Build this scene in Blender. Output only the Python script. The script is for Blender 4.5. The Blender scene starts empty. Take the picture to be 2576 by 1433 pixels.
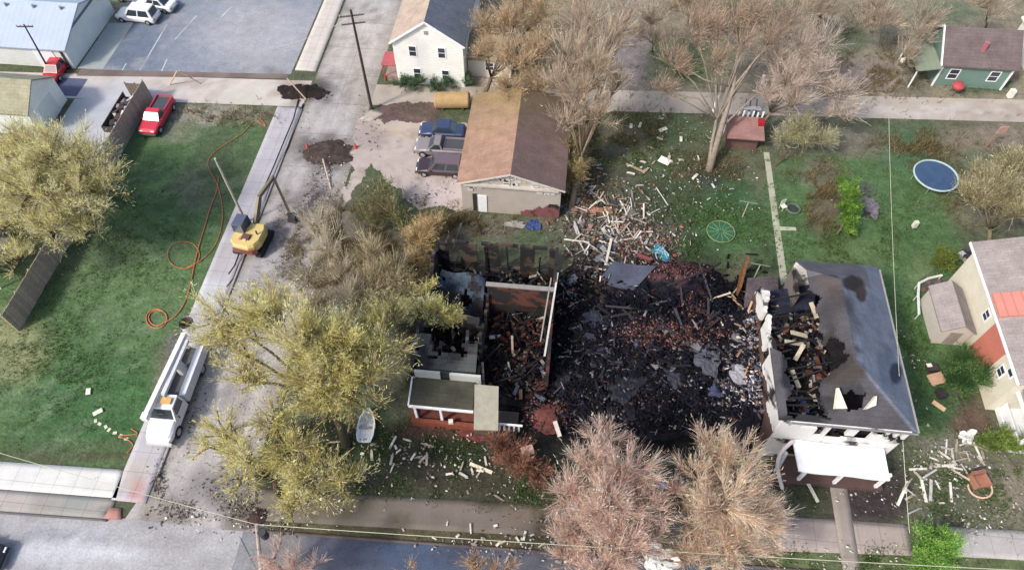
import bpy, math, random
import numpy as np
from mathutils import Vector, Matrix
random.seed(7); rng = np.random.default_rng(7)
S = bpy.context.scene
COL = S.collection

# ---------------------------------------------------------------- camera, sky, sun, exposure
F, PITCH, YAW, H = 1773.0, 55.5, 5.7, 50.0
cam = bpy.data.cameras.new('camera'); camo = bpy.data.objects.new('camera', cam); COL.objects.link(camo)
cam.sensor_width = 36; cam.lens = 36 * F / 2576; cam.clip_start = 0.5; cam.clip_end = 3000
camo.location = (0, 0, H)
camo.rotation_euler = (math.radians(90 - PITCH), 0, math.radians(YAW))
S.camera = camo
SUN_EL, SUN_AZ = 44.0, 228.0            # azimuth clockwise from north
w = bpy.data.worlds.new('World'); S.world = w; w.use_nodes = True
nt = w.node_tree; bg = nt.nodes['Background']; bg.inputs[1].default_value = 0.145
sky = nt.nodes.new('ShaderNodeTexSky'); sky.sky_type = 'NISHITA'; sky.sun_disc = False
sky.sun_elevation = math.radians(SUN_EL); sky.sun_rotation = math.radians(SUN_AZ)
sky.air_density = 1.0; sky.dust_density = 3.0; sky.ozone_density = 1.0
nt.links.new(sky.outputs[0], bg.inputs[0])
sl = bpy.data.lights.new('sun', 'SUN'); sl.energy = 2.1; sl.angle = math.radians(7); sl.color = (1.0, 0.95, 0.88)
so = bpy.data.objects.new('sun', sl); COL.objects.link(so)
az, el = math.radians(SUN_AZ), math.radians(SUN_EL)
sd = Vector((math.sin(az) * math.cos(el), math.cos(az) * math.cos(el), math.sin(el)))
so.rotation_euler = sd.to_track_quat('Z', 'Y').to_euler()
S.view_settings.view_transform = 'Standard'; S.view_settings.look = 'None'
S.view_settings.gamma = 1; S.view_settings.exposure = 0.74
K = 1.15                                 # display value of a flat surface / its albedo

# ---------------------------------------------------------------- survey: where photo points lie on the ground
_th, _ya = math.radians(90 - PITCH), math.radians(YAW)
_R = np.array([[math.cos(_ya), -math.sin(_ya), 0], [math.sin(_ya), math.cos(_ya), 0], [0, 0, 1]]) @ \
     np.array([[1, 0, 0], [0, math.cos(_th), -math.sin(_th)], [0, math.sin(_th), math.cos(_th)]])
def G(u, v, z=0.0):
    d = _R @ np.array([(u - 1288) / F, -(v - 716.5) / F, -1.0]); t = (z - H) / d[2]
    return Vector((float(d[0] * t), float(d[1] * t), float(z)))
def P(x, y, z=0.0):
    x = np.asarray(x, float); y = np.asarray(y, float); z = np.asarray(z, float) + 0 * x
    q = np.stack([x, y, z - H], -1) @ _R
    return 1288 + F * q[..., 0] / -q[..., 2], 716.5 - F * q[..., 1] / -q[..., 2]
def mpp(u, v, z=0.0):
    g = G(u, v, z); q = np.array([g.x, g.y, g.z - H]) @ _R
    return -q[2] / F
def C(r, g, b, k=None):
    f = lambda c: (c / 255 / 12.92 if c / 255 <= 0.04045 else ((c / 255 + 0.055) / 1.055) ** 2.4)
    k = k or K
    return tuple(min(0.85, f(c) / k * wb) for c, wb in ((r, 1.03), (g, 1.0), (b, .92)))

# ---------------------------------------------------------------- value noise in numpy
_lat = rng.random((256, 256))
def noise(x, y, s, seed=0):
    x = np.asarray(x) / s + seed * 17.3 + 500; y = np.asarray(y) / s + seed * 9.1 + 500
    xi = np.floor(x).astype(int); yi = np.floor(y).astype(int); fx = x - xi; fy = y - yi
    fx = fx * fx * (3 - 2 * fx); fy = fy * fy * (3 - 2 * fy)
    a = _lat[xi % 256, yi % 256]; b = _lat[(xi + 1) % 256, yi % 256]
    c = _lat[xi % 256, (yi + 1) % 256]; d = _lat[(xi + 1) % 256, (yi + 1) % 256]
    return (a * (1 - fx) + b * fx) * (1 - fy) + (c * (1 - fx) + d * fx) * fy
def fbm(x, y, s, seed=0, o=4):
    t = 0; a = 0.5; n = 0
    for i in range(o):
        t = t + a * noise(x, y, s / 2 ** i, seed + i * 3); n += a; a *= 0.55
    return t / n
def inpoly(u, v, poly):
    inside = np.zeros(np.shape(u), bool); n = len(poly)
    for i in range(n):
        x0, y0 = poly[i]; x1, y1 = poly[(i + 1) % n]
        if y0 == y1: continue
        c = ((y0 > v) != (y1 > v)) & (u < (x1 - x0) * (v - y0) / (y1 - y0) + x0)
        inside ^= c
    return inside
def polymask(u, v, poly, soft):
    d = np.full(np.shape(u), 1e9); n = len(poly)
    for i in range(n):
        x0, y0 = poly[i]; x1, y1 = poly[(i + 1) % n]; dx, dy = x1 - x0, y1 - y0
        t = np.clip(((u - x0) * dx + (v - y0) * dy) / (dx * dx + dy * dy + 1e-9), 0, 1)
        d = np.minimum(d, np.hypot(u - x0 - t * dx, v - y0 - t * dy))
    d = np.where(inpoly(u, v, poly), d, -d)
    m = np.clip(d / soft * 0.5 + 0.5, 0, 1); return m * m * (3 - 2 * m)

# ---------------------------------------------------------------- materials
MATS = {}
def mat(name, rgb=None, rough=0.8, metal=0.0, n=(3.0, 0.25), n2=(20.0, 0.15), bump=0.0, bscale=12.0, stripes=None, shingle=None, spec=0.3, joints=None, cracks=False):
    """procedural principled material; rgb None = the mesh's own 'col' attribute"""
    if name in MATS: return MATS[name]
    m = bpy.data.materials.new(name); m.use_nodes = True; t = m.node_tree; N = t.nodes; L = t.links
    p = N['Principled BSDF']; p.inputs['Roughness'].default_value = rough; p.inputs['Metallic'].default_value = metal
    p.inputs['Specular IOR Level'].default_value = spec
    if rgb is None:
        a = N.new('ShaderNodeAttribute'); a.attribute_name = 'col'; base = a.outputs['Color']
    else:
        a = N.new('ShaderNodeRGB'); a.outputs[0].default_value = (*rgb, 1); base = a.outputs[0]
    geo = N.new('ShaderNodeNewGeometry'); pos = geo.outputs['Position']
    def mult(col, fac):
        x = N.new('ShaderNodeVectorMath'); x.operation = 'SCALE'; L.new(col, x.inputs[0]); L.new(fac, x.inputs['Scale']); return x.outputs[0]
    def mapr(v, lo, hi, a0=0.3, a1=0.7):
        x = N.new('ShaderNodeMapRange'); x.inputs['From Min'].default_value = a0; x.inputs['From Max'].default_value = a1
        x.inputs['To Min'].default_value = lo; x.inputs['To Max'].default_value = hi; L.new(v, x.inputs['Value']); return x.outputs[0]
    for (sc, amt) in (n, n2):
        if amt > 0:
            q = N.new('ShaderNodeTexNoise'); q.inputs['Scale'].default_value = sc; q.inputs['Detail'].default_value = 5; q.inputs['Roughness'].default_value = 0.65
            L.new(pos, q.inputs['Vector']); base = mult(base, mapr(q.outputs['Fac'], 1 - amt, 1 + amt))
    def linefac(axis, period, width, dark):
        sx = N.new('ShaderNodeSeparateXYZ'); L.new(pos, sx.inputs[0])
        d = N.new('ShaderNodeMath'); d.operation = 'DIVIDE'; L.new(sx.outputs[axis], d.inputs[0]); d.inputs[1].default_value = period
        f = N.new('ShaderNodeMath'); f.operation = 'FRACT'; L.new(d.outputs[0], f.inputs[0])
        c = N.new('ShaderNodeMath'); c.operation = 'LESS_THAN'; L.new(f.outputs[0], c.inputs[0]); c.inputs[1].default_value = width / period
        r = N.new('ShaderNodeMath'); r.operation = 'MULTIPLY'; L.new(c.outputs[0], r.inputs[0]); r.inputs[1].default_value = -(1 - dark)
        s = N.new('ShaderNodeMath'); s.operation = 'ADD'; L.new(r.outputs[0], s.inputs[0]); s.inputs[1].default_value = 1.0
        return s.outputs[0]
    if stripes: base = mult(base, linefac(*stripes))
    if joints:
        for j in joints: base = mult(base, linefac(*j))
    if cracks:
        wv = N.new('ShaderNodeTexNoise'); wv.inputs['Scale'].default_value = .8; L.new(pos, wv.inputs['Vector']); ad = N.new('ShaderNodeVectorMath'); ad.operation = 'ADD'; L.new(pos, ad.inputs[0]); sc_ = N.new('ShaderNodeVectorMath'); sc_.operation = 'SCALE'; sc_.inputs['Scale'].default_value = 1.6; L.new(wv.outputs['Color'], sc_.inputs[0]); L.new(sc_.outputs[0], ad.inputs[1])
        vo = N.new('ShaderNodeTexVoronoi'); vo.feature = 'DISTANCE_TO_EDGE'; vo.inputs['Scale'].default_value = .28; L.new(ad.outputs[0], vo.inputs['Vector']); base = mult(base, mapr(vo.outputs['Distance'], .86, 1.0, 0.0, .02))
    if shingle:
        br = N.new('ShaderNodeTexBrick'); br.inputs['Scale'].default_value = 1.0; br.inputs['Brick Width'].default_value = 0.9
        br.inputs['Row Height'].default_value = shingle; br.inputs['Mortar Size'].default_value = 0.02
        br.inputs['Color1'].default_value = (1, 1, 1, 1); br.inputs['Color2'].default_value = (0.9, 0.9, 0.9, 1); br.inputs['Mortar'].default_value = (0.8, 0.8, 0.8, 1)
        L.new(pos, br.inputs['Vector'])
        x = N.new('ShaderNodeVectorMath'); x.operation = 'MULTIPLY'; L.new(base, x.inputs[0]); L.new(br.outputs['Color'], x.inputs[1]); base = x.outputs[0]
    L.new(base, p.inputs['Base Color'])
    if bump > 0:
        q = N.new('ShaderNodeTexNoise'); q.inputs['Scale'].default_value = bscale; q.inputs['Detail'].default_value = 6; L.new(pos, q.inputs['Vector'])
        b = N.new('ShaderNodeBump'); b.inputs['Strength'].default_value = 0.8; b.inputs['Distance'].default_value = bump
        L.new(q.outputs['Fac'], b.inputs['Height']); L.new(b.outputs['Normal'], p.inputs['Normal'])
    MATS[name] = m; return m

m_ground = mat('turf_and_soil', None, 0.95, n=(1.1, 0.30), n2=(5.0, 0.34), bump=0.12, bscale=3.5, spec=0.1)
m_asph = mat('worn_asphalt', None, 0.85, n=(0.9, 0.14), n2=(6.0, 0.2), cracks=True, bump=0.01, bscale=20)
m_conc = mat('concrete', None, 0.85, n=(0.7, 0.10), n2=(9.0, 0.09), bump=0.01, bscale=20)
m_slab = mat('jointed_concrete', None, 0.85, n=(0.7, 0.10), n2=(9.0, 0.08), joints=[(0, 1.5, 0.05, 0.72), (1, 1.5, 0.05, 0.72)])
m_leaf = mat('foliage', None, 0.8, n=(0.8, 0.18), n2=(4.0, 0.15), spec=0.15)
_t = m_leaf.node_tree; _p = _t.nodes['Principled BSDF']; _tr = _t.nodes.new('ShaderNodeBsdfTranslucent'); _mx = _t.nodes.new('ShaderNodeMixShader'); _mx.inputs[0].default_value = 0.5
_t.links.new(_p.inputs['Base Color'].links[0].from_socket, _tr.inputs[0]); _t.links.new(_p.outputs[0], _mx.inputs[1]); _t.links.new(_tr.outputs[0], _mx.inputs[2]); _t.links.new(_mx.outputs[0], _t.nodes['Material Output'].inputs[0])
m_bark = mat('bark', None, 0.9, n=(4, 0.3), n2=(20, 0.2), bump=0.03, spec=0.1)
m_col = mat('weathered_surface', None, 0.75, n=(2.0, 0.15), n2=(12, 0.12))
m_char = mat('char', None, 0.85, n=(2.5, 0.35), n2=(14, 0.3), bump=0.05, bscale=9, spec=0.1)
m_roof = mat('roof_shingle', None, 0.8, n=(0.9, 0.2), n2=(9, 0.18), shingle=0.28, bump=0.01)
m_mroof = mat('ribbed_metal_roof', None, 0.55, n=(0.5, 0.06), n2=(5, 0.04), stripes=(0, 0.6, 0.06, 0.86), spec=0.5)
m_side = mat('lap_siding', None, 0.6, n=(0.8, 0.07), n2=(7, 0.06), stripes=(2, 0.2, 0.035, 0.82))
m_brick = mat('brickwork', None, 0.85, n=(2.5, 0.22), n2=(15, 0.2), stripes=(2, 0.16, 0.03, 0.75))
m_wood = mat('weathered_wood', None, 0.85, n=(3, 0.2), n2=(25, 0.15))
m_paint = mat('car_paint', None, 0.28, n=(3, 0.04), n2=(12, 0.03), spec=0.6)
m_glass = mat('tinted_glass', (0.03, 0.04, 0.05), 0.08, n=(2, 0.0), n2=(2, 0.0), spec=0.9)
m_rub = mat('rubber', (0.02, 0.02, 0.022), 0.8, n=(6, 0.2), n2=(6, 0.0))
m_metal = mat('galvanised_metal', (0.45, 0.46, 0.47), 0.45, metal=0.6, n=(6, 0.1), n2=(6, 0.0))
m_black = mat('blackened_timber', (0.012, 0.011, 0.012), 0.8, n=(5, 0.3), n2=(20, 0.2))
m_white = mat('white_paint', (0.75, 0.76, 0.77), 0.5, n=(3, 0.08), n2=(12, 0.05))
m_wire = mat('wire', (0.42, 0.42, 0.30), 0.6, n=(3, 0.0), n2=(3, 0.0))

# ---------------------------------------------------------------- mesh builder
class MB:
    def __init__(s, origin=(0, 0, 0)):
        s.v = []; s.f = []; s.c = []; s.o = Vector(origin)
    def add(s, vs, fs, col):
        b = len(s.v); s.v += [tuple(Vector(p) - s.o) for p in vs]
        s.f += [tuple(b + i for i in f) for f in fs]
        if callable(col): s.c += [col(f) for f in fs]
        else: s.c += [col] * len(fs)
        return s
    def box(s, c, d, rot=0.0, col=(.5, .5, .5), mtx=None, taper=1.0):
        x, y, z = d[0] / 2, d[1] / 2, d[2] / 2
        pts = [(-x, -y, -z), (x, -y, -z), (x, y, -z), (-x, y, -z), (-x * taper, -y * taper, z), (x * taper, -y * taper, z), (x * taper, y * taper, z), (-x * taper, y * taper, z)]
        M = mtx if mtx is not None else Matrix.Rotation(rot, 3, 'Z')
        return s.add([Vector(c) + M @ Vector(p) for p in pts], [(0, 3, 2, 1), (4, 5, 6, 7), (0, 1, 5, 4), (1, 2, 6, 5), (2, 3, 7, 6), (3, 0, 4, 7)], col)
    def bar(s, a, b, wd, ht, col=(.5, .5, .5), roll=0.0):
        a, b = Vector(a), Vector(b); d = b - a
        q = d.to_track_quat('Y', 'Z').to_matrix() @ Matrix.Rotation(roll, 3, 'Y')
        return s.box((a + b) / 2, (wd, d.length, ht), col=col, mtx=q)
    def tube(s, pts, rad, n=6, col=(.5, .5, .5), cap=True):
        pts = [Vector(p) for p in pts]
        if not hasattr(rad, '__len__'): rad = [rad] * len(pts)
        vs = []; up = Vector((0.13, 0.21, 1))
        for i, p in enumerate(pts):
            d = (pts[min(i + 1, len(pts) - 1)] - pts[max(i - 1, 0)]).normalized()
            a = d.cross(up); a = a.normalized() if a.length > 1e-4 else Vector((1, 0, 0)); b = d.cross(a)
            for k in range(n):
                t = 2 * math.pi * k / n; vs.append(p + (a * math.cos(t) + b * math.sin(t)) * rad[i])
        fs = [(i * n + k, i * n + (k + 1) % n, (i + 1) * n + (k + 1) % n, (i + 1) * n + k) for i in range(len(pts) - 1) for k in range(n)]
        if cap: fs += [tuple(range(n))[::-1], tuple((len(pts) - 1) * n + k for k in range(n))]
        return s.add(vs, fs, col)
    def loft(s, rings, col, cap=True):
        n = len(rings[0]); vs = [p for r in rings for p in r]
        fs = [(i * n + k, i * n + (k + 1) % n, (i + 1) * n + (k + 1) % n, (i + 1) * n + k) for i in range(len(rings) - 1) for k in range(n)]
        if cap: fs += [tuple(range(n))[::-1], tuple((len(rings) - 1) * n + k for k in range(n))]
        return s.add(vs, fs, col)
    def prism(s, poly, z0, z1, col):
        n = len(poly); vs = [(*p[:2], z0) for p in poly] + [(*p[:2], z1) for p in poly]
        return s.add(vs, [tuple(range(n))[::-1], tuple(range(n, 2 * n))] + [(i, (i + 1) % n, n + (i + 1) % n, n + i) for i in range(n)], col)
    def slab(s, pts, th, col):
        """a plate: polygon in space given thickness straight down"""
        n = len(pts); vs = [Vector(p) for p in pts] + [Vector(p) - Vector((0, 0, th)) for p in pts]
        return s.add(vs, [tuple(range(n)), tuple(range(n, 2 * n))[::-1]] + [(i, n + i, n + (i + 1) % n, (i + 1) % n) for i in range(n)], col)
    def build(s, name, m, parent=None, smooth=False, loc=None):
        me = bpy.data.meshes.new(name); me.from_pydata(s.v, [], s.f); me.update()
        at = me.attributes.new('col', 'FLOAT_COLOR', 'CORNER')
        cs = np.ones((len(me.loops), 4), np.float32)
        lens = np.array([len(f) for f in s.f]); cs[:, :3] = np.repeat(np.array(s.c, np.float32)[:, :3], lens, axis=0)
        at.data.foreach_set('color', cs.ravel())
        me.materials.append(m)
        if smooth: me.polygons.foreach_set('use_smooth', np.ones(len(me.polygons), bool))
        o = bpy.data.objects.new(name, me); COL.objects.link(o)
        if parent is not None: o.parent = parent
        o.location = loc if loc is not None else (0, 0, 0)
        return o
def npmesh(name, V, Fq, Cc, m, parent=None, smooth=False, loc=(0, 0, 0), percorner=False):
    me = bpy.data.meshes.new(name); V = np.asarray(V, np.float32); Fq = np.asarray(Fq, np.int32); k = Fq.shape[1]
    me.vertices.add(len(V)); me.vertices.foreach_set('co', V.ravel())
    me.loops.add(Fq.size); me.loops.foreach_set('vertex_index', Fq.ravel())
    me.polygons.add(len(Fq)); me.polygons.foreach_set('loop_start', np.arange(0, Fq.size, k, dtype=np.int32))
    me.polygons.foreach_set('loop_total', np.full(len(Fq), k, np.int32))
    me.update(calc_edges=True)
    Cc = np.asarray(Cc, np.float32)
    if percorner: cc = Cc[Fq.ravel()]            # Cc per vertex
    else: cc = np.repeat(Cc, k, axis=0)
    at = me.attributes.new('col', 'FLOAT_COLOR', 'CORNER')
    at.data.foreach_set('color', np.concatenate([cc, np.ones((len(cc), 1), np.float32)], 1).ravel().astype(np.float32))
    me.materials.append(m)
    if smooth: me.polygons.foreach_set('use_smooth', np.ones(len(Fq), bool))
    me.validate()
    o = bpy.data.objects.new(name, me); COL.objects.link(o); o.location = loc
    if parent is not None: o.parent = parent
    return o
def tag(o, label, cat, group=None):
    o['label'] = label; o['category'] = cat
    if group: o['group'] = group
    return o
def thing(name, label, cat, loc=(0, 0, 0), rot=0.0, group=None):
    o = bpy.data.objects.new(name, None); COL.objects.link(o); o.empty_display_size = 0.3
    o.location = loc; o.rotation_euler = (0, 0, rot); return tag(o, label, cat, group)
def kind(o, k, **kw):
    o['kind'] = k
    for a, b in kw.items(): o[a] = b
    return o
def V3(g, z=0.0): return Vector((g[0], g[1], z))
def jit(c, a=0.12): 
    k = 1 + random.uniform(-a, a); return tuple(min(0.9, x * k) for x in c)

# ---------------------------------------------------------------- ground colours (albedo zones of turf, soil, gravel, soot)
def blend(col, m, c): return col * (1 - m[..., None]) + np.array(c) * m[..., None]
def ground_col(x, y):
    u, v = P(x, y)
    wu = u + (fbm(x, y, 3.0, 1) - 0.5) * 70; wv = v + (fbm(x, y, 3.0, 5) - 0.5) * 50
    def E(cu, cv, ru, rv, c, s=1.0):
        nonlocal col
        d = np.hypot((wu - cu) / ru, (wv - cv) / rv); m = np.clip(1.5 - d * 1.1, 0, 1); col = blend(col, m * m * (3 - 2 * m) * s, C(*c))
    def Q(poly, c, soft=14, s=1.0, warp=True):
        nonlocal col
        col = blend(col, polymask(wu if warp else u, wv if warp else v, poly, soft) * s, C(*c))
    col = np.zeros(np.shape(x) + (3,)) + np.array(C(84, 92, 66))
    n1 = fbm(x, y, 7, 11); col = blend(col, np.clip((n1 - 0.5) * 4, 0, 1) * 0.7, C(112, 104, 84))
    n2 = fbm(x, y, 5, 21); col = blend(col, np.clip((n2 - 0.55) * 5, 0, 1) * 0.7, C(66, 96, 50))
    # top right wild yards
    Q([(1480, -80), (2700, -80), (2700, 300), (1480, 240)], (137, 126, 106), 30, 0.85)
    E(1720, 150, 120, 60, (88, 102, 70)); E(2130, 110, 60, 40, (92, 104, 78)); E(1960, 40, 60, 40, (112, 112, 84)); E(2380, 40, 90, 30, (100, 110, 84))
    E(1590, 120, 55, 120, (132, 122, 124)); E(2150, 190, 130, 50, (138, 124, 116)); E(1850, 30, 60, 50, (120, 110, 84)); E(2480, 215, 70, 25, (70, 88, 62))
    E(2300, 190, 40, 60, (110, 112, 100))
    # top centre
    Q([(1160, -80), (1500, -80), (1500, 240), (1160, 220)], (134, 120, 92), 25); E(1230, 190, 60, 30, (170, 160, 145))
    # top left corner
    Q([(-200, -100), (340, -100), (300, 28), (-200, 35)], (86, 122, 76), 10); E(290, 50, 50, 40, (138, 132, 112)); E(300, 80, 40, 30, (140, 134, 116))
    # lawn by the street
    Q([(-400, 560), (200, 420), (330, 330), (420, 262), (720, 262), (560, 560), (316, 1181), (-400, 1168)], (74, 108, 58), 12)
    E(250, 1010, 200, 130, (58, 102, 50)); E(330, 700, 160, 120, (82, 114, 64)); E(480, 470, 60, 60, (100, 104, 82), 0.8); E(560, 400, 90, 130, (76, 96, 60), 0.8)
    E(540, 285, 160, 28, (140, 136, 122)); E(440, 330, 60, 26, (120, 124, 104), 0.7); E(430, 960, 50, 100, (108, 104, 84), 0.85); E(410, 1080, 40, 60, (112, 96, 74), 0.9); E(200, 1130, 250, 30, (74, 92, 54), 0.8)
    E(150, 1150, 250, 14, (84, 84, 56), 0.7); E(440, 900, 26, 60, (96, 98, 96), 0.8); E(30, 880, 90, 90, (130, 134, 84), 0.9); E(100, 600, 120, 120, (96, 104, 72), 0.7)
    E(300, 620, 80, 60, (84, 106, 72), 0.6); E(690, 300, 30, 40, (104, 100, 78), 0.8)
    st = fbm(x * 0.7 + y * 0.7, (x - y) * 3, 3, 41); lawn = polymask(u, v, [(0, 560), (330, 330), (690, 280), (320, 1170), (0, 1150)], 20)
    col = blend(col, lawn * np.clip((st - 0.56) * 6, 0, 1) * 0.35, C(110, 130, 100))
    # centre block
    E(880, 560, 130, 90, (104, 98, 82)); E(960, 500, 80, 50, (76, 88, 60), 0.9); E(830, 700, 110, 120, (112, 102, 84)); E(800, 480, 60, 60, (128, 120, 112))
    E(1200, 570, 200, 30, (104, 98, 84)); E(1330, 590, 60, 20, (70, 92, 60), 0.9); E(1080, 610, 70, 60, (104, 92, 68), 0.8)
    E(1600, 350, 160, 50, (96, 90, 72), 0.8); E(1680, 330, 70, 50, (66, 92, 58), 0.8); E(1560, 470, 160, 60, (82, 82, 68), 0.9)
    E(1720, 520, 150, 90, (60, 76, 52), 0.9); E(1560, 600, 150, 70, (98, 92, 84), 0.9); E(1780, 620, 90, 50, (54, 88, 44), 0.9)
    E(1850, 560, 120, 80, (58, 100, 48), 0.9); E(1840, 480, 70, 50, (50, 88, 52), 0.8); E(1800, 440, 60, 30, (60, 66, 54), 0.9)
    Q([(1950, 400), (2290, 360), (2420, 480), (2420, 900), (2330, 1100), (2240, 900), (2200, 660), (1970, 660), (1930, 560)], (70, 106, 54), 25)
    E(2050, 440, 60, 40, (108, 102, 88), 0.8); E(2080, 520, 45, 70, (96, 84, 66), 0.95); E(2180, 510, 30, 50, (104, 100, 104), 0.9); E(2130, 640, 110, 40, (86, 112, 56), 0.8); E(2300, 690, 40, 50, (96, 118, 70), 0.7)
    E(2280, 370, 80, 60, (62, 104, 66), 0.9); E(2120, 360, 130, 40, (112, 106, 94), 0.9); E(2480, 350, 150, 40, (126, 114, 98)); E(2460, 430, 80, 50, (92, 104, 76)); E(2520, 510, 120, 70, (124, 118, 94))
    E(1985, 330, 50, 50, (104, 106, 96)); E(1960, 470, 30, 60, (70, 100, 60), 0.6)
    E(2440, 760, 70, 60, (100, 88, 70), 0.9); E(2450, 1060, 60, 60, (96, 76, 64)); E(2350, 1010, 70, 90, (52, 88, 44), 0.9)
    # front yards
    Q([(650, 1060), (1400, 1060), (2000, 1180), (2000, 1330), (650, 1250)], (62, 66, 48), 25); E(900, 1130, 90, 60, (56, 72, 42), 0.8); E(1130, 1150, 120, 70, (50, 50, 40), 0.8)
    E(1120, 1080, 140, 26, (96, 62, 56), 0.8); E(1150, 1210, 120, 40, (66, 62, 48), 0.9); E(1500, 1100, 300, 50, (40, 38, 34), 0.9)
    Q([(640, 1280), (2000, 1340), (2000, 1420), (640, 1345)], (84, 78, 54), 14); E(1230, 1370, 80, 20, (90, 76, 44), 0.8); E(1200, 1325, 60, 20, (92, 74, 66), 0.8)
    E(1560, 1420, 300, 40, (92, 90, 90), 0.9); E(1890, 1300, 60, 60, (110, 100, 84))
    Q([(1985, 1180), (2290, 1180), (2290, 1315), (1985, 1300)], (72, 66, 62), 14); E(2040, 1240, 50, 60, (64, 74, 46), 0.9); E(2200, 1270, 70, 50, (62, 54, 56), 0.9)
    Q([(1960, 1385), (2700, 1395), (2700, 1500), (1960, 1500)], (88, 102, 58), 12)
    Q([(2290, 1100), (2700, 1100), (2700, 1345), (2290, 1330)], (106, 106, 84), 20); E(2390, 1260, 60, 60, (84, 92, 66)); E(2560, 1240, 60, 60, (128, 118, 100)); E(2500, 1110, 90, 30, (96, 112, 58)); E(2390, 1130, 60, 40, (120, 118, 106))
    # soot and burnt soil
    n3 = fbm(x, y, 2.2, 31)
    def soot(cu, cv, ru, rv, s, c):
        nonlocal col
        d = np.hypot((u - cu) / ru, (v - cv) / rv) + (n3 - 0.5) * 0.9; m = np.clip((1.15 - d) * 2.2, 0, 1); col = blend(col, m * s, C(*c))
    soot(1620, 880, 400, 260, 0.9, (26, 24, 28)); soot(1200, 880, 200, 190, 0.95, (22, 20, 22)); soot(1640, 1060, 330, 70, 0.95, (16, 16, 18)); soot(1260, 1000, 120, 60, 0.9, (24, 24, 24))
    soot(2080, 880, 130, 200, 0.95, (22, 20, 24)); soot(2130, 1200, 150, 26, 0.8, (50, 42, 44))
    g = col @ np.array([.3, .59, .11]); col = col * .72 + g[..., None] * .28
    return col * (0.80 + 0.40 * fbm(x, y, 1.4, 51)[..., None])
def axis(a, b, st, far):
    m = np.arange(a, b + st / 2, st); o = np.array([s for s in (5, 15, 40, 100, 250, 600, 1500) if s <= far])
    return np.concatenate([a - o[::-1], m, b + o])
def sheet(name, xs, ys, z, colf, m, zf=None):
    X, Y = np.meshgrid(xs, ys, indexing='ij'); nx, ny = X.shape
    Z = np.full(X.shape, z, float) + (zf(X, Y) if zf else 0)
    Vv = np.stack([X, Y, Z], -1).reshape(-1, 3); i = np.arange(nx * ny).reshape(nx, ny)
    Fq = np.stack([i[:-1, :-1], i[1:, :-1], i[1:, 1:], i[:-1, 1:]], -1).reshape(-1, 4)
    return npmesh(name, Vv, Fq, colf(X, Y).reshape(-1, 3), m, percorner=True, smooth=True)
kind(sheet('ground', axis(-76, 60, 0.33, 1500), axis(0, 92, 0.33, 1500), 0.0, ground_col, m_ground), 'structure')

def quadsheet(name, c, z, colf, m, cell=0.4, thick=0.0):
    """bilinear patch between four ground corners, optional raised edge"""
    c = [np.array(p[:2], float) for p in c]
    n = max(2, int(max(np.linalg.norm(c[1] - c[0]), np.linalg.norm(c[2] - c[3])) / cell)); k = max(2, int(max(np.linalg.norm(c[3] - c[0]), np.linalg.norm(c[2] - c[1])) / cell))
    s, t = np.meshgrid(np.linspace(0, 1, n + 1), np.linspace(0, 1, k + 1), indexing='ij'); s = s[..., None]; t = t[..., None]
    Q = (c[0] * (1 - s) + c[1] * s) * (1 - t) + (c[3] * (1 - s) + c[2] * s) * t
    Z = np.full(Q.shape[:2] + (1,), z); Vv = np.concatenate([Q, Z], -1).reshape(-1, 3); i = np.arange((n + 1) * (k + 1)).reshape(n + 1, k + 1)
    Fq = np.stack([i[:-1, :-1], i[1:, :-1], i[1:, 1:], i[:-1, 1:]], -1).reshape(-1, 4)
    cc = colf(Q[..., 0], Q[..., 1]).reshape(-1, 3)
    if thick > 0:
        ring = list(i[:, 0]) + list(i[-1, 1:]) + list(i[::-1, -1][1:]) + list(i[0, ::-1][1:-1]); b = len(Vv); low = Vv[ring].copy(); low[:, 2] -= thick
        Vv = np.concatenate([Vv, low]); cc = np.concatenate([cc, cc[ring] * 0.8]); L = len(ring)
        side = np.array([(b + j, b + (j + 1) % L, ring[(j + 1) % L], ring[j]) for j in range(L)]); Fq = np.concatenate([Fq, side])
    return kind(npmesh(name, Vv, Fq, cc, m, percorner=True), 'structure')
def paver(base, blobs=(), stain=None, amt=0.12, seed=3):
    """surface colour: base, broad wear, and dirt and tone patches given as photo spots (u, v, ru, rv, rgb, strength)"""
    def f(x, y):
        u, v = P(x, y); col = np.zeros(np.shape(x) + (3,)) + np.array(C(*base))
        col = col * (1 - amt + 2 * amt * fbm(x, y, 5, seed)[..., None])
        wu = u + (fbm(x, y, 1.6, 1) - 0.5) * 60; wv = v + (fbm(x, y, 1.6, 5) - 0.5) * 50
        for (cu, cv, ru, rv, c, s) in blobs:
            d = np.hypot((wu - cu) / ru, (wv - cv) / rv); m = np.clip(1.4 - d, 0, 1); col = blend(col, m * m * (3 - 2 * m) * s, C(*c))
        if stain:
            m = np.clip((fbm(x, y, 2.0, seed + 9) - stain[1]) * 6, 0, 1); col = blend(col, m * stain[2], C(*stain[0]))
        return col
    return f
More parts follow.
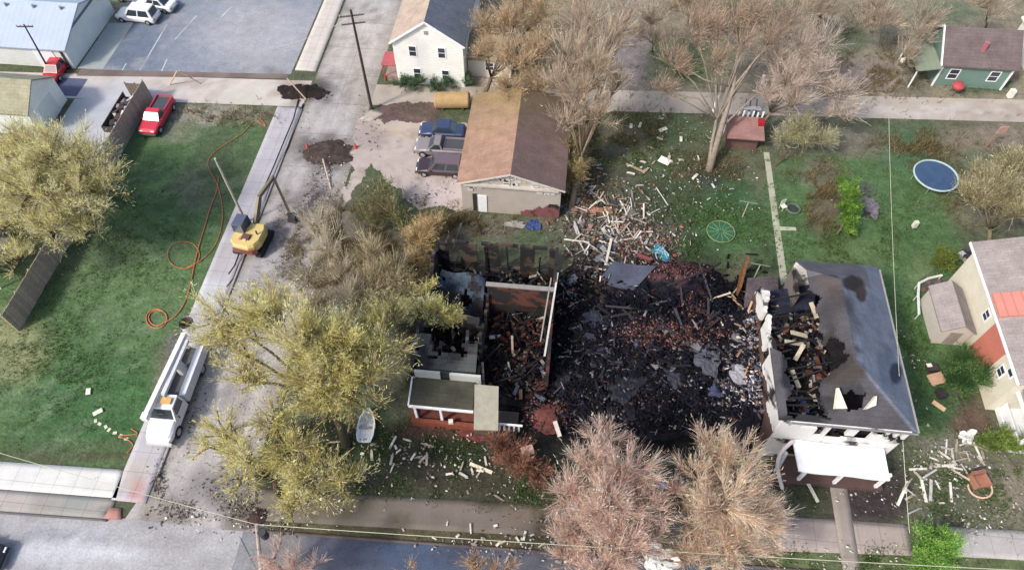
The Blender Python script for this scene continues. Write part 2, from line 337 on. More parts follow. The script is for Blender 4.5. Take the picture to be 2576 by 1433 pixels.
# streets --------------------------------------------------------------
SL, SR = -27.2, -20.4          # kerbs of the side street
street0 = paver((174, 171, 174), [(820, 380, 90, 46, (64, 58, 58), .95), (650, 830, 60, 90, (150, 150, 158), .6), (600, 1000, 30, 120, (150, 146, 150), .7), (800, 470, 40, 60, (140, 134, 138), .8), (765, 228, 80, 32, (40, 36, 36), .95), (860, 110, 90, 90, (176, 172, 170), .8),  # includes a near-black patch at the alley mouth
    (560, 1230, 90, 60, (110, 106, 108), .8), (430, 1290, 70, 40, (128, 122, 116), .8), (610, 1290, 60, 50, (86, 80, 84), .9), (390, 1200, 30, 60, (112, 106, 98), .7), (740, 560, 50, 120, (150, 142, 146), .7),
    (900, 230, 30, 120, (158, 150, 144), .7), (680, 690, 90, 60, (160, 160, 172), .8), (640, 620, 50, 22, (120, 120, 136), .8)], stain=((120, 114, 114), .56, .6))
def street(x, y):
    c = street0(x, y)
    for lane, wd in ((-25.9, .35), (-24.4, .35), (-22.9, .35), (-21.4, .35)):
        m = np.exp(-((x - lane + (fbm(x, y, 6, 61) - .5) * .8) / wd) ** 2) * (.25 + .5 * fbm(x * 3, y * .4, 1.5, 63)) * .45; c = blend(c, m, C(104, 102, 106))
    edge = np.exp(-((x - SL) / .5) ** 2) + np.exp(-((x - SR) / .9) ** 2); return blend(c, np.clip(edge * (.3 + fbm(x, y, 1.2, 65)) * .7, 0, .8), C(112, 104, 92))
m_street = mat('old_concrete_street', None, 0.85, n=(0.9, 0.14), n2=(6.0, 0.2), cracks=True, joints=[(1, 4.6, .09, .74), (0, 3.4, .07, .8)])
quadsheet('side_street', [(-28.6, 11.2), (-19.0, 11.5), (SR, 16), (SL, 16)], 0.006, street, m_asph)
quadsheet('side_street', [(SL, 16), (SR, 16), (SR, 96), (SL, 96)], 0.006, street, m_street)
walk = paver((172, 170, 180), [(520, 740, 60, 40, (190, 196, 210), .7), (600, 600, 50, 60, (168, 166, 178), .8), (340, 1190, 40, 40, (176, 170, 164), .7), (350, 1240, 20, 40, (170, 110, 108), .6)], amt=0.06)
quadsheet('pavement', [(-29.9, 12.9), (-27.4, 12.9), (-27.4, 54.2), (-29.9, 54.2)], 0.10, walk, m_slab, thick=0.1)
quadsheet('pavement', [(-29.7, 60.0), (-27.4, 60.0), (-27.4, 96), (-29.7, 96)], 0.10, paver((192, 186, 184), amt=.05), m_slab, thick=0.1)
quadsheet('kerb', [(-27.4, 14.8), (-27.22, 14.8), (-27.22, 54), (-27.4, 54)], 0.13, paver((150, 148, 152)), m_conc, thick=0.13)
curb = lambda x: 12.3 + 0.03 * x
mainL = paver((160, 161, 168), [(200, 1390, 200, 30, (190, 194, 206), .8), (120, 1350, 150, 16, (130, 132, 148), .7), (420, 1370, 90, 30, (150, 148, 152), .6)], stain=((126, 122, 124), .58, .5))
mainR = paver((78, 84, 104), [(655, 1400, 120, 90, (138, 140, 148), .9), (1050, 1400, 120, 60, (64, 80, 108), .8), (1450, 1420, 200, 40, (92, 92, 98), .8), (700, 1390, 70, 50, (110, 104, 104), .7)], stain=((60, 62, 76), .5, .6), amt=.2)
XS = -19.9
quadsheet('main_street', [(-300, -7), (XS, -7), (XS, curb(XS)), (-300, curb(-300) + 9.5)], 0.010, mainL, m_asph, cell=0.8)
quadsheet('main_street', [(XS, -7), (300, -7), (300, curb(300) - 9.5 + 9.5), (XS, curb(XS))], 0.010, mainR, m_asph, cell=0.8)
quadsheet('verge_pavement', [(-90, curb(-90) + .2), (-29.6, curb(-29.6) + .15), (-29.6, 13.0), (-90, 11.6)], 0.09, paver((152, 150, 148), [(30, 1250, 60, 30, (170, 164, 164), .8), (200, 1260, 50, 20, (140, 146, 146), .8), (280, 1290, 30, 10, (90, 92, 94), .8)]), m_slab, thick=0.09)
quadsheet('pavement', [(-90, 11.65), (-29.6, 13.05), (-29.92, 15.1), (-90, 13.2)], 0.10, paver((205, 206, 208), amt=.05), m_slab, thick=0.1)
quadsheet('kerb', [(-90, curb(-90)), (-29.6, curb(-29.6)), (-29.6, curb(-29.6) + .15), (-90, curb(-90) + .2)], 0.12, paver((104, 102, 108)), m_conc, thick=0.12)
sw = lambda x, c: c + 0.045 * x
dirtA = paver((108, 101, 96), [(1180, 1280, 160, 24, (118, 108, 106), .8), (820, 1270, 120, 30, (92, 86, 70), .9), (1300, 1290, 60, 30, (108, 98, 90), .8)], stain=((84, 78, 66), .5, .8), amt=.18)
quadsheet('pavement', [(-19.6, sw(-19.6, 13.4)), (16.9, sw(16.9, 13.4)), (16.9, sw(16.9, 15.6)), (-19.6, sw(-19.6, 15.6))], 0.03, dirtA, m_conc, thick=0.03)
quadsheet('pavement', [(16.9, sw(16.9, 13.3)), (26.0, sw(26, 13.5)), (26.0, sw(26, 15.6)), (16.9, sw(16.9, 15.7))], 0.05, paver((158, 148, 146), [(2040, 1340, 50, 22, (120, 112, 114), .8)], stain=((130, 120, 112), .55, .6)), m_slab, thick=0.05)
quadsheet('pavement', [(29.0, sw(29, 13.6)), (90, sw(90, 13.6)), (90, sw(90, 15.6)), (29.0, sw(29, 15.6))], 0.05, paver((170, 166, 168), stain=((130, 124, 114), .55, .5)), m_slab, thick=0.05)
quadsheet('kerb', [(XS + 1, curb(XS + 1)), (90, curb(90)), (90, curb(90) + .18), (XS + 1, curb(XS + 1) + .18)], 0.10, paver((96, 84, 84), stain=((60, 56, 54), .5, .7)), m_conc, thick=0.1)
a, b = G(2085, 1190), G(2160, 1433)
quadsheet('front_path', [G(2130, 1500), G(2175, 1500), G(2125, 1190), G(2082, 1190)], 0.056, paver((150, 142, 138), stain=((120, 112, 104), .5, .5)), m_conc, thick=0.05)
quadsheet('garden_path', [(19.62, 36.5), (20.25, 36.5), (20.3, 52.5), (19.75, 52.5)], 0.012, paver((166, 168, 154), stain=((120, 128, 96), .5, .5)), m_conc)
quadsheet('path_spur', [(20.25, 42.6), (21.7, 42.7), (21.7, 43.1), (20.25, 43.05)], 0.016, paver((166, 168, 154)), m_conc)
# alley, parking lot, yards -------------------------------------------
alleyW = paver((190, 183, 180), [(300, 260, 150, 60, (176, 180, 194), .8), (470, 215, 120, 12, (170, 158, 154), .8), (740, 230, 50, 30, (120, 110, 104), .8), (620, 240, 80, 20, (184, 184, 176), .8)], stain=((168, 158, 152), .55, .5), amt=.06)
quadsheet('alley', [(-62, 52.8), (SL - .2, 54.4), (SL - .2, 58.5), (-62, 56.6)], 0.010, alleyW, m_conc)
quadsheet('alley', [(SR, 55.4), (70, 60.9), (70, 64.4), (SR, 58.6)], 0.010, paver((168, 160, 154), [(1300, 230, 120, 20, (130, 120, 96), .7), (2350, 280, 200, 14, (186, 182, 182), .7), (2500, 285, 100, 4, (140, 136, 140), .7)], stain=((140, 130, 120), .55, .5)), m_conc)
quadsheet('concrete_yard', [(-51.5, 44), (-43.6, 44), (-43.6, 54), (-51.5, 53.2)], 0.014, paver((172, 176, 190), [(180, 290, 60, 40, (170, 178, 180), .7)], amt=.05), m_conc)
quadsheet('parking_lot', [(-52.5, 57.9), (-30.0, 59.3), (-29.9, 84), (-53.5, 84)], 0.014, paver((124, 132, 148), [(330, 110, 90, 90, (98, 110, 132), .8), (650, 90, 160, 100, (160, 162, 172), .85), (700, 200, 60, 20, (120, 112, 112), .9), (560, 190, 120, 14, (134, 136, 146), .8), (790, 60, 40, 80, (150, 152, 162), .6)], stain=((146, 148, 156), .5, .6), amt=.1), m_asph)
quadsheet('side_lane', [(-90, 52.6), (-51.5, 53.6), (-51.5, 56.4), (-90, 55.6)], 0.016, paver((86, 94, 122)), m_asph)
quadsheet('concrete_apron', [(-53.4, 57.95), (-50.6, 58.1), (-50.6, 66.5), (-53.4, 66)], 0.020, paver((160, 168, 172)), m_conc)
quadsheet('lot_edge', [(-53.0, 56.75), (-30.2, 58.6), (-30.2, 59.3), (-53.0, 57.85)], 0.022, paver((120, 108, 106), stain=((96, 84, 84), .5, .6)), m_conc)
drv = [G(*p) for p in ((905, 300), (1150, 330), (1165, 505), (1045, 520), (915, 415), (880, 430))]
def polysheet(name, pts, z, colf, m, cell=0.12):
    pts = [(p[0], p[1]) for p in pts]; xs = [p[0] for p in pts]; ys = [p[1] for p in pts]
    X, Y = np.meshgrid(np.arange(min(xs), max(xs) + cell, cell), np.arange(min(ys), max(ys) + cell, cell), indexing='ij')
    k = inpoly(X[:-1, :-1] + (fbm(X[:-1, :-1], Y[:-1, :-1], 1.5, 2) - .5) * 1.6, Y[:-1, :-1] + (fbm(X[:-1, :-1], Y[:-1, :-1], 1.5, 8) - .5) * 1.6, pts); i = np.arange(X.size).reshape(X.shape)
    Fq = np.stack([i[:-1, :-1], i[1:, :-1], i[1:, 1:], i[:-1, 1:]], -1)[k]
    return kind(npmesh(name, np.stack([X, Y, np.full(X.shape, z)], -1).reshape(-1, 3), Fq, colf(X, Y).reshape(-1, 3), m, percorner=True), 'structure')
polysheet('gravel_driveway', [G(*p) for p in ((900, 300), (1060, 305), (1180, 310), (1180, 530), (1050, 522), (925, 412), (878, 500), (850, 520), (880, 420))], 0.018, paver((172, 162, 160), [(1000, 330, 90, 20, (180, 166, 152), .8), (930, 340, 60, 30, (150, 140, 140), .8), (1110, 480, 80, 30, (184, 174, 178), .8)], stain=((142, 132, 130), .52, .7)), m_conc)
polysheet('mulch_bed', [G(*p) for p in ((955, 262), (1110, 258), (1100, 310), (955, 312))], 0.024, paver((104, 86, 86), [(1060, 285, 50, 20, (88, 82, 74), .8)], stain=((84, 76, 70), .5, .7), amt=.2), m_ground)
quadsheet('kerbside_slab', [G(905, 300), G(935, 305), G(968, 285), G(935, 275)], 0.05, paver((178, 168, 162)), m_conc, thick=.05)
# parking bay lines
for k, (p, q) in enumerate((((345, 190), (420, 62)), ((300, 190), (318, 160)), ((420, 150), (400, 195)), ((495, 40), (440, 100)), ((600, 0), (540, 60)))):
    A_, B_ = G(*p), G(*q); d = (B_ - A_).normalized(); n_ = Vector((-d.y, d.x, 0)) * 0.07
    quadsheet('bay_line', [A_ - n_, B_ - n_, B_ + n_, A_ + n_], 0.020, paver((176, 188, 202), stain=((124, 132, 148), .5, .8)), m_asph, cell=.25)
quadsheet('tactile_paving', [G(262, 1306), G(306, 1306), G(306, 1278), G(278, 1276)], 0.104, paver((166, 124, 118), stain=((190, 176, 172), .5, .7), amt=.2), m_conc, thick=.1)
# stop bar and patches at the junction
quadsheet('road_patch', [G(628, 1400), G(650, 1440), G(612, 1360), G(600, 1345)], 0.016, paver((84, 98, 108)), m_asph)

# ================================================================ houses and sheds
def window(parent, c, wd, ht, facing, o, frame=(.75, .76, .77), depth=0.06, glass=None, name='window', bars=True):
    """framed window on a wall: c centre, facing unit vector in plan; frame proud of the wall, pane as sub-part"""
    f = Vector((facing[0], facing[1], 0)).normalized(); t = Vector((-f.y, f.x, 0)); up = Vector((0, 0, 1)); c = Vector(c)
    q = Matrix((t, f, up)).transposed()
    fm = MB(o); k = 0.09
    for s in (-1, 1):
        fm.box(c + t * s * (wd / 2) + f * .02, (k, depth, ht + k), col=frame, mtx=q); fm.box(c + up * s * (ht / 2) + f * .021, (wd - k, depth, k), col=frame, mtx=q)
    if bars: fm.box(c + f * .018, (wd - k, .03, .05), col=frame, mtx=q)
    fo = fm.build(name, m_col, parent)
    MB(o).box(c + f * .002, (wd - k, .03, ht - k), col=(.03, .035, .04), mtx=q).build('pane', glass or m_glass, fo)
    return fo
def gable_roof(o, x0, x1, y0, y1, ze, zr, axis, ov, colA, colB, th=0.14):
    """two roof plates; axis 'y' = ridge runs north-south. returns MB list (west/south, east/north)"""
    A = MB(o); B = MB(o)
    if axis == 'y':
        xm = (x0 + x1) / 2; s = (zr - ze) / (xm - x0)
        A.slab([(x0 - ov, y0 - ov, ze - ov * s + th), (xm, y0 - ov, zr + th), (xm, y1 + ov, zr + th), (x0 - ov, y1 + ov, ze - ov * s + th)], th, colA)
        B.slab([(xm, y0 - ov, zr + th), (x1 + ov, y0 - ov, ze - ov * s + th), (x1 + ov, y1 + ov, ze - ov * s + th), (xm, y1 + ov, zr + th)], th, colB)
    else:
        ym = (y0 + y1) / 2; s = (zr - ze) / (ym - y0)
        A.slab([(x0 - ov, y0 - ov, ze - ov * s + th), (x1 + ov, y0 - ov, ze - ov * s + th), (x1 + ov, ym, zr + th), (x0 - ov, ym, zr + th)], th, colA)
        B.slab([(x0 - ov, ym, zr + th), (x1 + ov, ym, zr + th), (x1 + ov, y1 + ov, ze - ov * s + th), (x0 - ov, y1 + ov, ze - ov * s + th)], th, colB)
    return A, B
def shell(o, x0, x1, y0, y1, ze, zr, axis, col):
    w_ = MB(o)
    if axis == 'y':
        xm = (x0 + x1) / 2; pr = [(x0, ze), (xm, zr), (x1, ze)]
        v = [(x0, y0, 0), (x1, y0, 0), (x1, y0, ze), (xm, y0, zr), (x0, y0, ze)]; v2 = [(a, y1, c) for a, b, c in v]
    else:
        ym = (y0 + y1) / 2; v = [(x0, y0, 0), (x0, y1, 0), (x0, y1, ze), (x0, ym, zr), (x0, y0, ze)]; v2 = [(x1, b, c) for a, b, c in v]
    w_.add(v + v2, [(0, 1, 2, 3, 4), (9, 8, 7, 6, 5), (0, 4, 9, 5), (1, 6, 7, 2)], col)
    return w_
def fascia(o, x0, x1, y0, ze, zr, ov, col, th=.2):
    m = MB(o); xm = (x0 + x1) / 2; s = (zr - ze) / (xm - x0)
    m.bar((x0 - ov, y0 - ov - .03, ze - ov * s + .04), (xm, y0 - ov - .03, zr + .04), .05, th, col); m.bar((xm, y0 - ov - .03, zr + .04), (x1 + ov, y0 - ov - .03, ze - ov * s + .04), .05, th, col)
    return m

def scorch(p, base, lvl=0.5, s=1.3, seed=71):
    n_ = float(fbm(p[0] * 1.0 + p[2] * .7, p[1] + p[2] * 1.3, s, seed)); k_ = min(1, max(0, (n_ - lvl) * 9)); return tuple(np.array(base) * (1 - k_) + np.array((.02, .018, .02)) * k_)
def wallgrid(mb, a, b, z0, z1, th, colf, cell=.3, hole=None, top=None):
    """upright wall between plan points a and b with ragged top and openings"""
    a, b = Vector((*a[:2], 0)), Vector((*b[:2], 0)); L_ = (b - a).length; n = max(1, round(L_ / cell)); m = max(1, round((z1 - z0) / cell)); d = (b - a) / n; nn = Vector((-d.y, d.x, 0)).normalized() * th / 2
    for i in range(n):
        zt = z1 if not top else min(z1, top((i + .5) / n))
        for j in range(m):
            za, zb = z0 + (z1 - z0) * j / m, z0 + (z1 - z0) * (j + 1) / m
            if (za + zb) / 2 > zt: continue
            if hole and hole((i + .5) * L_ / n, (za + zb) / 2): continue
            p, q = a + d * i, a + d * (i + 1); cc = colf(Vector(((p.x + q.x) / 2, (p.y + q.y) / 2, (za + zb) / 2)))
            mb.add([(*(p - nn)[:2], za), (*(q - nn)[:2], za), (*(q + nn)[:2], za), (*(p + nn)[:2], za), (*(p - nn)[:2], zb), (*(q - nn)[:2], zb), (*(q + nn)[:2], zb), (*(p + nn)[:2], zb)],
                   [(0, 3, 2, 1), (4, 5, 6, 7), (0, 1, 5, 4), (1, 2, 6, 5), (2, 3, 7, 6), (3, 0, 4, 7)], cc)
    return mb
# white two-storey house by the alley
X0, X1, Y0, Y1 = -18.1, -10.9, 59.1, 72.0; o = (-14.5, 59.1, 0)
h = thing('clapboard_house', 'white two-storey house with four gable windows beside the alley', 'house', o)
shell(o, X0, X1, Y0, Y1, 5.3, 7.8, 'y', C(235, 238, 240)).build('wall', m_side, h)
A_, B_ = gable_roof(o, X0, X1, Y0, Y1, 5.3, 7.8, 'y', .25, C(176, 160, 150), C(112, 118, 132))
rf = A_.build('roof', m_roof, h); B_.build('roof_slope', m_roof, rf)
fascia(o, X0, X1, Y0, 5.3, 7.8, .25, (.7, .71, .72)).build('bargeboard', m_white, h)
for (wx, wz) in ((-16.1, 4.2), (-13.1, 4.2), (-15.9, 1.45), (-12.9, 1.45)):
    window(h, (wx, Y0, wz), .78, 1.25, (0, -1), o)
MB(o).box((-14.5, Y0 - .02, 6.5), (.4, .08, .4), col=(.25, .26, .27)).build('vent', m_col, h)
window(h, (X0, 62, 1.6), .8, 1.2, (-1, 0), o); window(h, (X0, 67, 4.2), .8, 1.2, (-1, 0), o); window(h, (X1, 64, 4.2), .8, 1.2, (1, 0), o)
en = MB(o); en.box((-18.95, 60.2, 2.2), (1.5, 2.2, .1), col=C(170, 90, 96)); en.box((-18.9, 60.2, .3), (1.3, 1.6, .6), col=C(150, 130, 125))
for yy in (59.3, 61.1): en.box((-19.55, yy, 1.1), (.1, .1, 2.2), col=C(190, 60, 66))
en.build('porch', m_col, h)
# low wing east of it
X0, X1, Y0, Y1 = -10.8, -6.2, 61.0, 66.0; o = (-8.5, 61, 0)
h = thing('low_annexe', 'low pale annexe with shallow roof behind the budding ochre tree', 'annexe', o)
shell(o, X0, X1, Y0, Y1, 2.4, 3.3, 'x', C(226, 222, 216)).build('wall', m_side, h)
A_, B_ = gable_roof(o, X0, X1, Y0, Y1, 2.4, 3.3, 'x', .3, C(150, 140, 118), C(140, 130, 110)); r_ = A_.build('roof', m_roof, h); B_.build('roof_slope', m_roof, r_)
window(h, (-8.5, Y0, 1.4), .9, 1, (0, -1), o)

# long metal building
X0, X1, Y0, Y1 = -84, -53.6, 57.9, 68.2; o = (-62, 57.9, 0)
h = thing('metal_warehouse', 'long white metal building with pale blue-grey ribbed roof by the parking lot', 'warehouse', o)
shell(o, X0, X1, Y0, Y1, 2.5, 4.4, 'x', C(222, 228, 232)).build('wall', m_side, h)
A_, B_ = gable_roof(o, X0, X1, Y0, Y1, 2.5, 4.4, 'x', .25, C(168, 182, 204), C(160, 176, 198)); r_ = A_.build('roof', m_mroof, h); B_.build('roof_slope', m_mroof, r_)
for k in range(6):
    vx = -70.5 + k * 3.1; MB(o).tube([(vx, 62.3, 4.05), (vx, 62.3, 4.6)], .16, 8, (.25, .27, .3)).build('roof_vent', m_col, h)
g_ = MB(o); g_.box((X1 + .03, 63.0, 3.3), (.06, 5.6, .25), col=(.12, .15, .19)); g_.build('window_band', m_col, h)
d_ = MB(o); d_.box((-56.2, Y0 - .03, 1.1), (2.2, .08, 2.2), col=C(200, 205, 215)); d_.build('door', m_white, h)
MB(o).box((-54.1, Y0 - .05, 1.2), (.22, .14, 2.4), col=(.05, .05, .06)).build('downpipe', m_col, h)
# white gabled shed on the concrete yard
X0, X1, Y0, Y1 = -66, -52.2, 47.6, 53.0; o = (-56, 47.6, 0)
h = thing('gabled_barn', 'bright white gable-ended barn with faded olive roof on the concrete yard', 'barn', o)
shell(o, X0, X1, Y0, Y1, 2.9, 4.7, 'x', C(232, 238, 238)).build('wall', m_side, h)
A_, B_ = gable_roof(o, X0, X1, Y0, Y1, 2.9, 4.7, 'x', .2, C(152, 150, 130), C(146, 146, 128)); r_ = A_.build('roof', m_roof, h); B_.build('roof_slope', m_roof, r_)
MB(o).box((X1 + .03, 50.3, 1.15), (.07, 2.4, 2.3), col=C(214, 222, 224)).build('door', m_side, h)
# house corner at the left edge, under the tree
o = (-52, 29, 0)
h = thing('bungalow', 'grey-roofed bungalow with dark open porch beneath the yellow-green tree', 'house', o)
shell(o, -62, -49.2, 29.5, 38.5, 2.7, 4.6, 'x', C(150, 150, 142)).build('wall', m_side, h)
A_, B_ = gable_roof(o, -62, -49.2, 29.5, 38.5, 2.7, 4.6, 'x', .4, C(116, 118, 116), C(120, 122, 118)); r_ = A_.build('roof', m_roof, h); B_.build('roof_slope', m_roof, r_)
window(h, (-49.2, 34, 1.5), 1.4, 1.1, (1, 0), o); MB(o).box((-49.15, 31.2, 1.05), (.1, 1.6, 2.1), col=(.02, .02, .025)).build('door', m_col, h)
MB(o).slab([(-49.1, 29.3, 2.5), (-46.9, 29.3, 2.2), (-46.9, 33.2, 2.2), (-49.1, 33.2, 2.5)], .1, C(120, 118, 116)).build('porch_roof', m_roof, h)
for yy in (29.5, 33.0): MB(o).box((-47.0, yy, 1.1), (.12, .12, 2.2), col=(.5, .5, .5)).build('post', m_white, h)

# long garage beside the gravel drive
X0, X1, Y0, Y1 = -8.75, .15, 42.1, 53.4; o = (-4.3, 42.1, 0)
h = thing('tan_garage', 'long low building with faded tan and brown roof beside the gravel driveway', 'garage', o)
shell(o, X0, X1, Y0, Y1, 4.0, 5.5, 'y', C(182, 174, 170)).build('wall', m_side, h)
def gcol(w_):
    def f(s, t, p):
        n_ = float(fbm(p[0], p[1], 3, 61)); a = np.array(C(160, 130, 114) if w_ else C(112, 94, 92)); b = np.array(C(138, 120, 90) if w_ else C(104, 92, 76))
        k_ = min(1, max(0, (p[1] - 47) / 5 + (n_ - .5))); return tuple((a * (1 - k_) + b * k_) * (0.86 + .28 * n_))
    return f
def gridplate(mb, p00, p10, p11, p01, n, m, colf, th=.12, hole=None, dz=None):
    """plate cut into cells so that its colour, sag and holes follow the surface"""
    p00, p10, p11, p01 = map(Vector, (p00, p10, p11, p01)); vs = []; idx = {}
    for i in range(n + 1):
        for j in range(m + 1):
            s, t = i / n, j / m; p = (p00 * (1 - s) + p10 * s) * (1 - t) + (p01 * (1 - s) + p11 * s) * t
            if dz: p = p + Vector((0, 0, dz(s, t, p)))
            idx[i, j] = len(vs); vs.append(p)
    fs, cs = [], []; b = len(vs); vs = vs + [p - Vector((0, 0, th)) for p in vs]; keep = {}
    for i in range(n):
        for j in range(m):
            c = (vs[idx[i, j]] + vs[idx[i + 1, j + 1]]) / 2
            keep[i, j] = not (hole and hole(c))
    for (i, j), k_ in keep.items():
        if not k_: continue
        q = [idx[i, j], idx[i + 1, j], idx[i + 1, j + 1], idx[i, j + 1]]; c = (vs[q[0]] + vs[q[2]]) / 2; cc = colf((i + .5) / n, (j + .5) / m, c)
        fs.append(tuple(q)); cs.append(cc); fs.append(tuple(b + a_ for a_ in q[::-1])); cs.append(tuple(x * .5 for x in cc))
        for (di, dj, e0, e1) in ((0, -1, 0, 1), (1, 0, 1, 2), (0, 1, 2, 3), (-1, 0, 3, 0)):
            if not keep.get((i + di, j + dj), False): fs.append((q[e0], b + q[e0], b + q[e1], q[e1])); cs.append(cc)
    base = len(mb.v); mb.v += [tuple(p - mb.o) for p in vs]; mb.f += [tuple(base + a_ for a_ in f) for f in fs]; mb.c += cs
    return mb
xm = (X0 + X1) / 2; ov = .35; s_ = 1.5 / 4.45
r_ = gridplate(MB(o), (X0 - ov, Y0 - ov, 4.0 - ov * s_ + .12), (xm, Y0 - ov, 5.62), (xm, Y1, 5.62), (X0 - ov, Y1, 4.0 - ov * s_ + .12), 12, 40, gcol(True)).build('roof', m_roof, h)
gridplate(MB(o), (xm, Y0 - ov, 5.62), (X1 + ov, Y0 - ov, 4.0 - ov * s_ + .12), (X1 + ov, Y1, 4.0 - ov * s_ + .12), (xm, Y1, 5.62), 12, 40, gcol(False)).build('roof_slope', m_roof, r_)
fascia(o, X0, X1, Y0, 4.0, 5.5, ov, C(200, 196, 190), .16).build('bargeboard', m_col, h)
MB(o).prism([(X0 + .2, Y0 - .34), (X1 - .2, Y0 - .34), (X1 - .2, Y0 - .02), (X0 + .2, Y0 - .02)], 3.7, 3.88, C(190, 186, 182)).build('sill_band', m_col, h)
MB(o).box((-7.6, Y0 - .03, 1.3), (.35, .08, 2.3), col=(.03, .03, .03)).build('dark_doorway', m_col, h)
MB(o).box((-6.9, Y0 - .04, 1.2), (.8, .09, 2.2), col=C(214, 214, 210)).build('door', m_white, h)
wallgrid(MB(o), (-3.4, Y0 - .06), (.1, Y0 - .06), 0, 2.0, .08, lambda p: scorch(p, C(128, 84, 88), .55), .2, top=lambda t: .5 + 1.3 * t * (.5 + float(noise(t * 9, 1, 1, 3)))).build('scorched_base', m_col, h)
sp = MB(o)
for _ in range(60):
    px = random.uniform(-8.4, -.2); hz = 5.3 - abs(px - xm) * s_ - .1
    sp.box((px, Y0 - .06, hz - random.uniform(0, 1.1)), (random.uniform(.1, .6), .05, random.uniform(.06, .3)), col=jit(C(206, 204, 204), .1))
kind(sp.build('peeling_paint', m_col, h), 'stuff')

# teal house, top right
X0, X1, Y0, Y1 = 38.6, 45.8, 64.4, 70.5; o = (42, 64.4, 0)
h = thing('teal_cottage', 'small teal cottage with dark brown roof and white-framed windows', 'house', o)
shell(o, X0, X1, Y0, Y1, 2.9, 5.0, 'x', C(112, 138, 132)).build('wall', m_side, h)
A_, B_ = gable_roof(o, X0, X1, Y0, Y1, 2.9, 5.0, 'x', .35, C(110, 98, 100), C(106, 96, 98)); r_ = A_.build('roof', m_roof, h); B_.build('roof_slope', m_roof, r_)
window(h, (40.1, Y0, 1.6), 1.0, 1.2, (0, -1), o); window(h, (44.2, Y0, 1.6), 1.0, 1.2, (0, -1), o)
bb = MB(o)
for (p, q) in (((X0 - .37, Y0 - .4, 2.72), (X0 - .37, 67.45, 5.1)), ((X0 - .37, 67.45, 5.1), (X0 - .37, Y1 + .35, 2.72))): MB(o).bar(p, q, .08, .26, (.75, .75, .73)).build('bargeboard', m_white, h)
for xx in (X0 + .02, X1 - .1): MB(o).bar((xx, Y0 - .05, 0), (xx, Y0 - .05, 2.8), .16, .16, (.75, .75, .73)).build('corner_trim', m_white, h)
ch = MB(o); ch.box((42.2, 65.6, 4.1), (.35, .35, 1.4), col=C(170, 110, 120)); ch.build('chimney', m_col, h)
MB(o).slab([(35.9, 63.6, 2.3), (38.2, 63.6, 2.8), (38.2, 68.6, 2.8), (35.9, 68.6, 2.3)], .12, C(128, 138, 122)).build('side_awning', m_mroof, h)
for yy in (63.8, 68.4): MB(o).box((36.05, yy, 1.12), (.12, .12, 2.24), col=(.5, .52, .48)).build('post', m_white, h)
o = (51.5, 69, 0)
h = thing('white_garage', 'white garage wall and roof cut off by the frame beside the teal cottage', 'garage', o)
shell(o, 49.2, 57, 65.5, 73, 2.9, 4.6, 'y', C(226, 228, 226)).build('wall', m_side, h)
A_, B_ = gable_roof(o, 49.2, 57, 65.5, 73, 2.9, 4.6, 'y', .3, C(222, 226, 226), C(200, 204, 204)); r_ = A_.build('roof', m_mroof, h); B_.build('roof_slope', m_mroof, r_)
window(h, (52, 65.5, 1.6), .9, 1.0, (0, -1), o)

# cream house with the coral band, right edge
X0, X1, Y0, Y1 = 33.9, 43.5, 26.3, 38.2; o = (38, 26, 0)
h = thing('cream_house', 'cream house with coral painted band and grey roof at the right edge', 'house', o)
shell(o, X0, X1, Y0, Y1, 5.0, 6.6, 'y', C(220, 216, 204)).build('wall', m_side, h)
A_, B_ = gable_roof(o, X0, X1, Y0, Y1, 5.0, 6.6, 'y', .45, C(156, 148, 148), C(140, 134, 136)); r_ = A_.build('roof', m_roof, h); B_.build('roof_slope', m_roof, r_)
m_ = MB(o); m_.bar((X0 - .5, Y0 - .45, 4.92), (X0 - .5, Y1 + .45, 4.92), .1, .2, (.72, .7, .62)); m_.build('gutter', m_white, h)
m_ = MB(o); m_.box((X0 - .03, 30.2, 2.5), (.1, 2.6, 4.7), col=C(198, 122, 110)); m_.build('coral_panel', m_side, h)
m_ = MB(o); m_.slab([(X0 - .35, 31.4, 5.25), (36.8, 31.4, 6.3), (36.8, 33.5, 6.3), (X0 - .35, 33.5, 5.25)], .3, C(196, 132, 122)); m_.build('coral_dormer', m_side, h)
for (yy, zz) in ((32.7, 3.4), (28.0, 3.0), (27.4, 4.1)): window(h, (X0, yy, zz), .7, .9, (-1, 0), o)
# front porch wing
m_ = MB(o); m_.slab([(34.6, 22.9, 3.1), (43, 22.9, 3.1), (43, 26.4, 3.7), (34.6, 26.4, 3.7)], .14, C(132, 128, 132)); m_.build('porch_roof', m_roof, h)
m_ = MB(o); m_.box((38.8, 22.9, 3.0), (8.6, .16, .24), col=(.75, .76, .77)); m_.box((34.55, 24.6, 3.1), (.16, 3.4, .24), col=(.75, .76, .77)); m_.box((38.8, 24.6, .25), (8.4, 3.4, .5), col=C(150, 146, 144)); m_.build('porch_frame', m_white, h)
for k, xx in enumerate((34.75, 37.2, 39.8)): MB(o).box((xx, 23.05, 1.7), (.22, .22, 2.5), col=(.75, .76, .77)).build('porch_post', m_white, h)
m_ = MB(o); m_.box((34.7, 24.7, .95), (.1, 3.1, .9), col=(.7, .71, .72)); m_.build('porch_rail', m_white, h)
